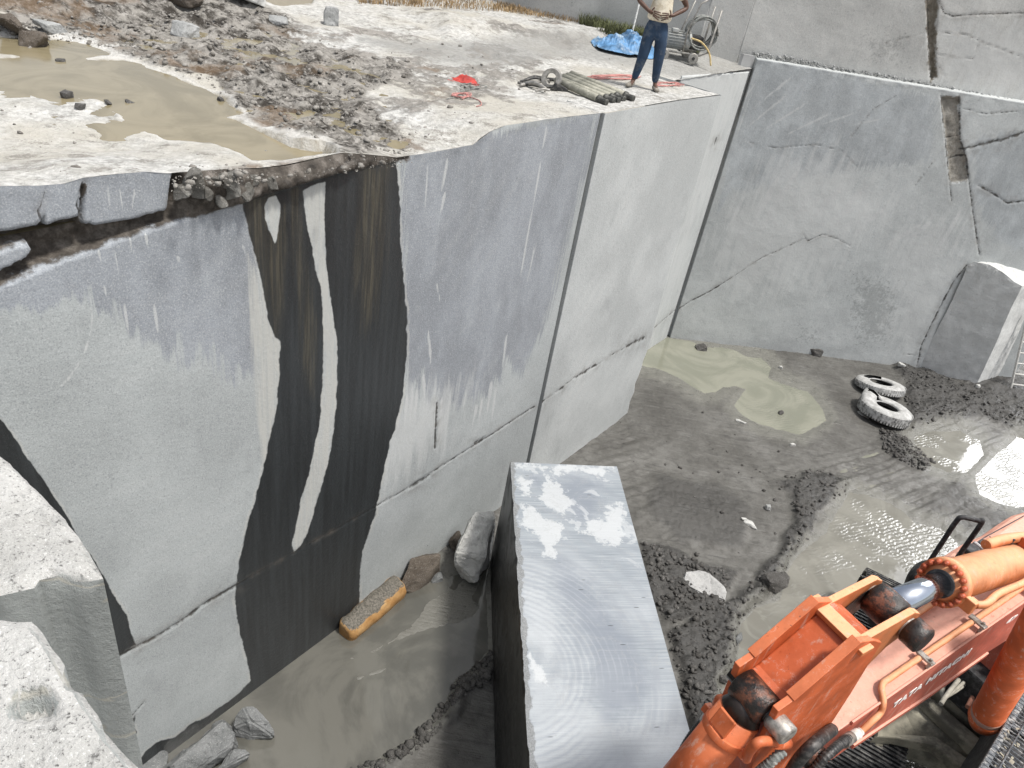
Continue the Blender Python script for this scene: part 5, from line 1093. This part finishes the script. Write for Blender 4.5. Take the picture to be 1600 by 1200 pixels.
# end of pipe: collar and ribbed hose
h0 = side(1345, 1143, bn+.06); h1 = side(1330, 1152, bn+.06); XB().tube([h0, h0*.7+h1*.3, h0*.68+h1*.32, h1], [.032, .032, .042, .042], 14).build('hose_fitting', simple('pale_fitting', (.62, .62, .58), .5, scale=30), bo, smooth=True)
def ribbed(pts, r, mat=blk, n=10, parent=bo, name='ribbed_hose'):
    C_ = curve_pts(pts, n); out = []; rr = []; s_ = [0]
    for a_, b_ in zip(C_[:-1], C_[1:]): s_.append(s_[-1]+np.linalg.norm(b_-a_))
    N = int(s_[-1]/.009); S = np.linspace(0, s_[-1], N); C_ = np.array(C_)
    for i, q in enumerate(S):
        out.append([np.interp(q, s_, C_[:, j]) for j in range(3)]); rr.append(r*(1.0 if i % 3 else .80))
    return XB().tube(out, rr, 14).build(name, mat, parent, smooth=True)
ribbed([h1, side(1312, 1163, bn+.08), side(1290, 1183, bn+.1), side(1262, 1212, bn+.1)], .038)
XB().tube([h1, side(1318, 1160, bn+.07)], .046, 14).build('hose_collar', stl, bo, smooth=True)
# lettering on the near side
def letter(txt, p, size, nm='lettering'):
    cu = bpy.data.curves.new(nm, 'FONT'); cu.body = txt; cu.size = size; cu.extrude = .002; cu.offset = .0055; cu.space_character = 1.12
    o = bpy.data.objects.new(nm, cu); sc.collection.objects.link(o); yv = np.cross(Bh, D); yv /= np.linalg.norm(yv)
    if yv[2] < 0: yv = -yv
    mt = Matrix((Vector(D), Vector(yv), Vector(Bh))).transposed().to_4x4(); mt.translation = Vector(p+Bh*.004-EL)
    o.parent = EX; o.matrix_local = mt
    wm_ = simple('white_lettering', (.85, .82, .78), .6, var=.05, scale=30); cu.materials.append(wm_)
    bpy.context.view_layer.update(); me = bpy.data.meshes.new_from_object(o.evaluated_get(bpy.context.evaluated_depsgraph_get())); me.name = nm; ml = o.matrix_local.copy(); bpy.data.objects.remove(o)
    o = bpy.data.objects.new(nm, me); sc.collection.objects.link(o); o.parent = EX; o.matrix_local = ml; return o
l0 = side(1392, 1107, bn); letter('TATA HITACHI', l0, .138)
l1_ = side(1568, 978, bn); letter('<>', l1_, .14)
# ---- arm (stick)
b_l, b_r = bc-.20, bc+.20
prof = [(1345, 1004), (1366, 1001), (1378, 1004), (1332, 1080), (1297, 1134), (1262, 1166), (1225, 1215), (1170, 1290), (1140, 1290), (1180, 1185), (1203, 1140), (1216, 1112), (1240, 1095)]
OUT = [side(x, y, b_r) for x, y in prof]
rails = []
arm = None
inner = [p.copy() for p in OUT]
ax_ = OUT[0]-OUT[-1]; ax_ /= np.linalg.norm(ax_); nrm = np.cross(ax_, Bh); nrm = nrm if nrm.dot(Dh) > 0 else -nrm
for i in (0, 8, 9, 10, 11, 12): inner[i] = inner[i]+nrm*.15
ARM_IN = orange('arm_orange', (.44, .075, .018), (.50, .14, .06), .4, .45)
arm = XB().prism([p-Bh*.06 for p in inner], -Bh*.28).build('arm', ARM_IN, bevel=.01)
for b_ in (b_r, b_l+.06):
    XB().prism([p+Bh*(b_-b_r) for p in OUT], -Bh*.048).build('side_plate', OR, arm, bevel=.006)
# edge beads welded along the plates
for b_ in (b_r-.03, b_l+.03):
    pts = [OUT[0]+Bh*(b_-b_r), OUT[12]+Bh*(b_-b_r)]; 
    XB().box((pts[0]+pts[1])/2-nrm*.004, (pts[1]-pts[0])/2, Bh*.036, nrm*.006).build('edge_strip', OR, arm, bevel=.004)
# bracket plate and ears
zt = 5.1
XB().box(W(a0+.03, bc, zt-.02), Dh*.06, Bh*.235, ZV*.02).build('end_plate', ORT, arm, bevel=.006)
for s in (-1, 1):
    b_ = bc+s*.155; E_ = [W(a0+.06, b_-.03, zt), W(a0+.60, b_-.03, zt+.02), W(a0+.70, b_-.03, zt-.04), W(a0+.73, b_-.03, zt-.14), W(a0+.66, b_-.03, zt-.24), W(a0+.5, b_-.03, zt-.3), W(a0+.16, b_-.03, zt-.75), W(a0+.04, b_-.03, zt-.75)]
    XB().prism(E_, Bh*.05).build('ear', ORT if s > 0 else ORT, arm, bevel=.006)
    dd = XB().prism([E_[2]*.5+E_[1]*.5-ZV*.03+Bh*(.061 if s < 0 else -.003), E_[4]+Bh*(.061 if s < 0 else -.003), E_[5]+Bh*(.061 if s < 0 else -.003), E_[0]*.45+E_[5]*.55+Bh*(.061 if s < 0 else -.003), E_[0]*.2+E_[1]*.8-ZV*.06+Bh*(.061 if s < 0 else -.003)], Bh*.002*(1 if s < 0 else -1) if True else 0).build('grease_stain', grs, arm)
ea, ez = a0+.60, zt-.12
XB().tube([W(ea, bc-.20, ez), W(ea, bc+.30, ez)], .075, 24).build('pin', stl, arm, smooth=True, bevel=.01)
XB().tube([W(ea, bc+.19, ez), W(ea, bc+.20, ez), W(ea, bc+.31, ez), W(ea, bc+.325, ez)], [.09, .105, .105, .085], 28).build('pin_cap', grs, arm, smooth=True)
XB().tube([W(ea, bc-.118, ez), W(ea, bc-.10, ez), W(ea, bc-.04, ez), W(ea, bc+.04, ez), W(ea, bc+.10, ez), W(ea, bc+.118, ez)], [.105, .128, .132, .132, .128, .105], 32).build('rod_eye', grs, arm, smooth=True)
# ---- arm cylinder
fa_, fz = a0+1.35, 4.89; ra = np.array([ea+.10, ez+.0]); 
R0 = W(ea+.08, bc, ez+.0); R1 = W(fa_, bc, fz); cd = (R1-R0)/np.linalg.norm(R1-R0); Rb = side(1592, 875, bc)
cd2 = (Rb-R1)/np.linalg.norm(Rb-R1)
cyl = XB().tube([R0, R1+cd*.1], .092, 32).build('cylinder_rod', chrome, smooth=True)
bar = XB().tube([R1-cd2*.02, R1, R1+cd2*.02, R1+cd2*.03, Rb, Rb+cd2*.02, Rb+cd2*.02, Rb+cd2*.10, Rb+cd2*.13], [.10, .13, .135, .158, .158, .172, .175, .175, .15], 40).build('cylinder_barrel', ORT, smooth=True)
XB().tube([R1+cd2*.02, R1+cd2*.022, R1+cd2*.10, R1+cd2*.11], [.15, .188, .188, .16], 40).build('end_flange', ORT, bar, smooth=True)
XB().tube([R1-cd2*.035, R1+cd2*.02], .108, 32).build('wiper_seal', dk, bar, smooth=True)
uu = np.cross(cd2, Bh); uu /= np.linalg.norm(uu)
for i in range(18):
    a_ = 2*math.pi*i/18; c_ = R1+cd2*.0+(math.cos(a_)*uu+math.sin(a_)*Bh)*.162
    o = XB().tube([c_+cd2*.03, c_-cd2*.022, c_-cd2*.0225, c_+cd2*.0], [.021, .021, .012, .012], 12, False).build('flange_bolt', simple('bolt_orange', (.40, .08, .03), .5) if i == 0 else bpy.data.materials['bolt_orange'], bar, smooth=True)
pl0 = R1+cd2*.06+Bh*.20-uu*0; br = XB().box(R1+cd2*.06+Bh*.21+ZV*-.02, cd2*.035, Bh*.05, ZV*.06).box(R1+cd2*.12+Bh*.20-ZV*.02, cd2*.07, Bh*.025, ZV*.03).build('port_block', ORT, bar, bevel=.01)
pp = [R1+cd2*.10+Bh*.24, R1+cd2*.2+Bh*.27+ZV*.02, R1+cd2*.5+Bh*.235+ZV*.03, R1+cd2*1.0+Bh*.22+ZV*.03, Rb-cd2*.25+Bh*.20+ZV*.05, Rb+Bh*.18+ZV*.10, Rb+cd2*.4+Bh*.12+ZV*.16]
XB().tube(curve_pts(pp, 6), .030, 12).build('oil_pipe', ORT, bar, smooth=True)
pp = [Rb-cd2*.55-Bh*.14+ZV*.13, Rb-cd2*.3-Bh*.12+ZV*.18, Rb-Bh*.08+ZV*.21, Rb+cd2*.4-Bh*.04+ZV*.2]
XB().tube(curve_pts(pp, 6), [.045]*19, 12).build('oil_pipe', ORT, bar, smooth=True)
for q in (R1+cd2*1.42,): XB().tube([q, q+cd2*.03], .166, 36).build('strap', dk, bar, smooth=True)
XB().box(Rb+ZV*.2+Bh*.02, cd2*.12, Bh*.08, ZV*.05).build('valve_block', OR, bar, bevel=.01); XB().box(Rb-cd2*.15+ZV*.19-Bh*.10, cd2*.09, Bh*.035, ZV*.03).build('hose_clamp', dk, bar, bevel=.01)
XB().tube([Rb+cd2*.14, Rb+cd2*.9], .10, 20).build('cylinder_eye', grs, bar, smooth=True)
# ---- bucket cylinder on the arm
K0 = side(1178, 1088, bc); K1 = side(1018, 1280, bc); kd = (K1-K0)/np.linalg.norm(K1-K0)
XB().tube([K0-Bh*.135, K0-Bh*.12, K0+Bh*.12, K0+Bh*.135], [.08, .115, .115, .08], 28).build('cylinder_eye', grs, arm, smooth=True)
XB().tube([K0+Bh*.15, K0+Bh*.17, K0+Bh*.30, K0+Bh*.31], [.06, .075, .075, .06], 20).build('pin_boss', stl, arm, smooth=True)
XB().tube([K0-Bh*.20, K0+Bh*.30], .055, 16).build('pin', grs, arm, smooth=True)
kb = XB().tube([K0+kd*.02, K0+kd*.14, K0+kd*.16, K0+kd*.165, K1], [.085, .125, .13, .150, .150], 32).build('bucket_cylinder', OR, smooth=True)
XB().tube([K0+kd*.04, K0+kd*.15], [.10, .142], 28).build('cylinder_foot', GRE, kb, smooth=True)
un = np.cross(kd, Bh); un = un if un[2] > 0 else -un
XB().tube([K0+kd*.30, K0+kd*.36], .163, 32).build('clamp_band', OR, kb, smooth=True, bevel=.006); XB().box(K0+kd*.33+Bh*.165, kd*.03, Bh*.035, un*.035).box(K0+kd*.33-Bh*.165, kd*.03, Bh*.035, un*.035).build('clamp_lug', OR, kb, bevel=.006)
XB().box(K0+kd*.22+un*.145, kd*.07, Bh*.07, un*.012).build('port_cover', OR, kb, bevel=.008)
# left hoses with the orange elbow
el0 = side(1133, 1108, bc-.28); el1 = side(1126, 1092, bc-.30); el2 = side(1118, 1104, bc-.32); el3 = side(1112, 1112, bc-.32)
XB().tube(curve_pts([side(1150, 1118, bc-.24), el0, el1, el2, el3], 6), .036, 14).build('elbow_pipe', OR, kb, smooth=True)
h2 = side(1100, 1128, bc-.33); XB().tube([el3, el3*.6+h2*.4, h2], [.034, .043, .04], 14).build('hose_fitting', stl, kb, smooth=True)
ribbed([h2, side(1086, 1145, bc-.34), side(1070, 1170, bc-.33), side(1058, 1200, bc-.30), side(1052, 1250, bc-.28)], .042, blk, parent=kb)
ribbed([side(1108, 1160, bc-.24), side(1092, 1176, bc-.26), side(1074, 1196, bc-.26), side(1050, 1250, bc-.2)], .038, blk, parent=kb)
XB().tube(curve_pts([side(1222, 1161, b_r+.05), side(1205, 1158, b_r+.05), side(1185, 1160, b_r+.04), side(1172, 1172, b_r+.02), side(1166, 1186, b_r+.0)], 6), .032, 12).build('elbow_pipe', OR, kb, smooth=True)
XB().tube([side(1214, 1159, b_r+.05), side(1228, 1161, b_r+.05)], .046, 14).build('pipe_collar', OR, kb, smooth=True)
ribbed([side(1225, 1172, b_r+.08), side(1205, 1190, b_r+.08), side(1180, 1212, b_r+.06), side(1150, 1250, b_r+.05)], .035, hose_m, parent=kb)
# boom tip pin with black grease
XB().tube([side(1262, 1172, b_r-.02), side(1262, 1172, b_r-.02)+Bh*.10], .11, 24).build('pin_boss', grs, arm, smooth=True); XB().tube([side(1262, 1172, b_r+.08), side(1262, 1172, b_r+.08)+Bh*.03], .05, 14).build('grease_cap', stl, arm, smooth=True)
XB().tube(curve_pts([side(1300, 1140, bn+.03), side(1275, 1160, bn+.12), side(1250, 1185, bn+.12), side(1230, 1215, bn+.1)], 6), .045, 12).build('rubber_hose', blk, arm, smooth=True)
# ---- upper structure
ZH = 2.5
def hp(px, py, z=ZH): return atZ(px, py, z)
edge_px = [(1434, 906), (1452, 884), (1478, 866), (1500, 852), (1530, 839), (1560, 818), (1576, 808), (1594, 803)]
ET = [hp(x, y, ZH-.13) for x, y in edge_px]; dirm = ET[-1]-ET[3]; dirm[2] = 0; dirm /= np.linalg.norm(dirm); ET.append(ET[-1]+dirm*3.0)
inn = np.array([dirm[1], -dirm[0], 0])
V = []; prs = [(0, -1.0), (0, -.02), (.02, .04), (.07, .09), (.15, .12), (.20, .125)]
for p in ET:
    for q, dz in prs: V.append(p+inn*q+ZV*dz)
m_ = len(prs); n0 = len(ET); Fc = [(i*m_+j, (i+1)*m_+j, (i+1)*m_+j+1, i*m_+j+1) for i in range(n0-1) for j in range(m_-1)]
Ls = [p+inn*1.15+ZV*.125 for p in ET]; Lb = [p+inn*1.15-ZV*1.0 for p in ET]; nV = len(V); V += Ls+Lb
Fc += [(i*m_+m_-1, (i+1)*m_+m_-1, nV+i+1, nV+i) for i in range(n0-1)]+[(nV+i, nV+i+1, nV+n0+i+1, nV+n0+i) for i in range(n0-1)]
Fc += [tuple([j for j in range(m_)]+[nV, nV+n0])]
xb = XB(); xb.add(V, Fc); hood = xb.build('engine_hood', ORP)
sm_ = XB()
def strip(a_, b_, w_=.012):
    d_ = (b_-a_)/2; n_ = np.cross(d_, ZV); n_ /= np.linalg.norm(n_); sm_.box((a_+b_)/2+ZV*.0, d_, n_*w_/2, ZV*.004)
for a_, b_ in [((1510, 858), (1538, 840)), ((1538, 840), (1600, 806)), ((1505, 858), (1518, 868)), ((1546, 838), (1570, 857))]: strip(hp(*a_), hp(*b_))
sm_.build('panel_seam', dk, hood)
# handrail
f1 = hp(1448, 884); f2 = hp(1483, 890); 
def hup(f, py):
    for h_ in np.arange(0, 2.5, .01):
        if proj(f+ZV*h_)[1] < py: return f+ZV*h_
    return f+ZV*1.
g1_ = hup(f1, 815); g2_ = hup(f2, 817)
top1 = g1_*.85+g2_*.15+ZV*.07; top2 = g1_*.2+g2_*.8+ZV*.03
hr = XB().tube(curve_pts([f1, f1*.5+g1_*.5, g1_, top1, top2, g2_, f2*.5+g2_*.5, f2], 8), .03, 12).build('handrail', dk, smooth=True)
XB().box(f2, Dh*.09, Bh*.05, ZV*.012).box(f1, Dh*.09, Bh*.05, ZV*.012).build('rail_foot', stl, hr)
XB().tube(curve_pts([hp(1470, 893, ZH-.0), hp(1455, 884, ZH+.04), hp(1440, 887, ZH+.02), hp(1428, 900, ZH-.1), hp(1420, 920, ZH-.35)], 8), .07, 12).build('fender_trim', blk, hood, smooth=True)
c_ = hp(1504, 880); XB().tube([c_, c_+ZV*.20], .075, 20).build('filler_neck', OR, hood, smooth=True); XB().tube([c_+ZV*.20, c_+ZV*.21, c_+ZV*.27], [.09, .105, .095], 20).build('filler_cap', dk, hood, smooth=True)
c_ = hp(1526, 878); XB().box(c_+ZV*.14, Dh*.03, Bh*.16, ZV*.09).build('work_lamp', simple('lamp_grey', (.28, .26, .26), .4, .2), hood, bevel=.02); XB().tube([hp(1530, 870), hp(1530, 870)+ZV*.22], .10, 20).build('pre_cleaner', dk, hood, smooth=True)
# main frame under the boom
fr_c = W(a0+5.0, bc, 1.75)
XB().box(W(a0+5.6, bc+.1, 1.75), Dh*1.3, Bh*1.35, ZV*.28).build('main_frame', dk, bevel=.03)
XB().box(W(a0+5.2, bc-.27, 2.3), Dh*.7, Bh*.04, ZV*.45).box(W(a0+5.2, bc+.27, 2.3), Dh*.7, Bh*.04, ZV*.45).build('boom_bracket', OR, bevel=.02)
# boom cylinders
for s, nm in ((1, 'near'),):
    b_ = bc+s*.50
    c0_ = side(1612, 1000, bc+.50) if s > 0 else None
    A0_ = side(1608, 1005, bc+.50); A1_ = side(1540, 1122, bc+.50)
    if s < 0: A0_ = A0_-Bh*1.0; A1_ = A1_-Bh*1.0
    d_ = (A0_-A1_)/np.linalg.norm(A0_-A1_)
    bb = XB().tube([A1_-d_*.12, A1_-d_*.1, A1_, A1_+d_*.02, A1_+d_*.03, A0_+d_*.6], [.09, .14, .15, .16, .145, .145], 28).build('boom_cylinder', OR, smooth=True)
    XB().tube([A1_-d_*.14, A1_+d_*.18], [.13, .152], 28).build('cylinder_foot', simple('dusty_cylinder', (.36, .22, .17), .8, 0, .2, 20), bb, smooth=True)
# pale hoses and tangle below the boom
for i, (pts, r) in enumerate([([(1498, 1062), (1480, 1085), (1470, 1100)], .025), ([(1506, 1066), (1492, 1078), (1474, 1092)], .02), ([(1515, 1062), (1500, 1075), (1478, 1089)], .022), ([(1538, 1085), (1522, 1088), (1512, 1105)], .028), ([(1550, 1090), (1532, 1098), (1522, 1112)], .028), ([(1490, 1048), (1515, 1068), (1545, 1092), (1560, 1110)], .02), ([(1478, 1060), (1472, 1080), (1476, 1092)], .03)]):
    XB().tube(curve_pts([atZ(x, y, 1.9-.05*i) for x, y in pts], 6), r, 10).build('hydraulic_hose', simple('pale_hose_%s' % 'abcdefg'[i], (.36, .34, .29) if i not in (3, 4) else (.42, .2, .14), .85), EX, smooth=True)
c_ = atZ(1576, 1024, 2.2); XB().tube([c_, c_+ZV*.18], .12, 18).build('mesh_filter', simple('filter_grey', (.45, .44, .42), .7), EX, smooth=True)
# ---- cab roof guard at the bottom right
q0, q1 = atZ(1527, 1206, 2.7), atZ(1606, 1072, 2.7); gd_ = (q1-q0)/np.linalg.norm(q1-q0); gn = np.array([gd_[1], -gd_[0], 0])
cab = XB().box((q0+q1)/2+gd_*.45+gn*.72-ZV*.75, gd_*.95, gn*.70, ZV*.70).build('cab', dk, bevel=.04)
gm = simple('guard_steel', (.10, .11, .12), .6, .3, .4, 25, dirt=(.42, .42, .40), dirtamt=.7)
g_ = XB(); L_ = 1.9
for s0, s1 in ((0, 0), (1.4, 1.4)): g_.box(q0-gd_*.1+gd_*L_/2+gn*(.02+s0), gd_*L_/2, gn*.03, ZV*.03)
for t in (-.1, .82, L_-.1): g_.box(q0+gd_*t+gn*.71, gd_*.03, gn*.7, ZV*.03)
g_.build('guard_frame', gm, cab, bevel=.008)
g_ = XB()
for i in range(34): t = -.06+i*.055; g_.tube([q0+gd_*t+ZV*.03, q0+gd_*t+gn*1.4+ZV*.03], .008, 5)
for i in range(9): g_.tube([q0-gd_*.1+gn*(.12+i*.15)+ZV*.045, q0+gd_*(L_-.1)+gn*(.12+i*.15)+ZV*.045], .007, 5)
g_.build('mesh_guard', gm, cab)
r__ = random.Random(6)
g_ = XB()
for i in range(26):
    c_ = q0+gd_*r__.uniform(0, .9)+gn*r__.uniform(0, .18)+ZV*.03; g_.box(c_, *(lambda a_, s_: (np.array([math.cos(a_), math.sin(a_), .2])*s_, np.array([-math.sin(a_), math.cos(a_), .1])*s_*r__.uniform(.3, .9), np.array([0, 0, .006])))(r__.uniform(0, 3), r__.uniform(.005, .022)))
g_.build('mud_flakes', mudc, cab)['kind'] = 'stuff'
# ---- undercarriage: track, car body
TA = math.radians(26); td = np.array([math.sin(TA), math.cos(TA), 0]); tn = np.array([td[1], -td[0], 0])
tc0 = atZ(1411, 894, 1.0)*np.array([1, 1, 0]); tlen = 5.0
def track(center_far, label=None):
    t = XB(); 
    c_ = center_far-td*tlen/2; R_ = .46; zc = .50
    hx = XB().box(c_+ZV*zc, td*(tlen/2-.45), tn*.22, ZV*.26).build('track_frame', mudc, bevel=.03)
    pitch = .19; path = []
    st_ = tlen/2-R_; n_s = int(2*st_/pitch)
    for i in range(n_s): path.append((c_+td*(-st_+i*pitch)+ZV*(zc+R_), td, ZV))
    n_a = int(math.pi*R_/pitch)
    for i in range(n_a): a_ = math.pi/2-math.pi*(i+.5)/n_a; path.append((c_+td*(st_+R_*math.cos(a_))+ZV*(zc+R_*math.sin(a_)), td*math.sin(a_)-ZV*math.cos(a_), td*math.cos(a_)+ZV*math.sin(a_)))
    for i in range(n_s): path.append((c_+td*(st_-i*pitch)+ZV*(zc-R_), -td, -ZV))
    for i in range(n_a): a_ = -math.pi/2-math.pi*(i+.5)/n_a; path.append((c_+td*(-st_+R_*math.cos(a_))+ZV*(zc+R_*math.sin(a_)), td*math.sin(a_)-ZV*math.cos(a_), td*math.cos(a_)+ZV*math.sin(a_)))
    sh = XB()
    for p, t1_, n1_ in path:
        sh.box(p, t1_*.088, tn*.47, n1_*.012)
        for g1__ in (-.06, 0, .06): sh.box(p+t1_*g1__+n1_*.026, t1_*.010, tn*.47, n1_*.018)
    o = sh.build('track_shoes', simple('track_steel', (.05, .05, .05), .6, .2, .5, 14, dirt=(.26, .25, .23), dirtamt=.8), hx)
    for s in (-1, 1): XB().tube([c_+td*s*st_-tn*.12+ZV*zc, c_+td*s*st_+tn*.12+ZV*zc], R_-.06, 24).build('idler_wheel', mudc, hx)
track(tc0); track(tc0+tn*2.75)
# mud caked car body between the tracks
bm_pts = [(1375, 1128, 1.15), (1405, 1100, 1.2), (1440, 1082, 1.25), (1475, 1100, 1.3), (1530, 1150, 1.3), (1545, 1185, 1.2), (1515, 1210, 1.1), (1480, 1186, 1.0), (1440, 1168, 1.0), (1400, 1163, 1.0), (1368, 1162, 1.05)]
cb = XB().prism([atZ(*q) for q in bm_pts], -ZV*.30).build('car_body', mudc, bevel=.04)
XB().prism([atZ(*q) for q in [(1440, 1092, 1.38), (1458, 1090, 1.38), (1540, 1160, 1.38), (1530, 1176, 1.38), (1480, 1130, 1.38)]], -ZV*.16).build('body_rib', mudc, cb, bevel=.03)
XB().prism([atZ(*q) for q in [(1365, 1150, 1.18), (1400, 1146, 1.18), (1462, 1150, 1.2), (1520, 1190, 1.2), (1512, 1206, 1.2), (1462, 1165, 1.2), (1400, 1152, 1.18)]], -ZV*.16).build('body_rib', mudc, cb, bevel=.03)
XB().tube([W(a0+5.2, bc+.1, 1.2), W(a0+5.2, bc+.1, 1.55)], .85, 40).build('turntable', mudc, cb, smooth=True)
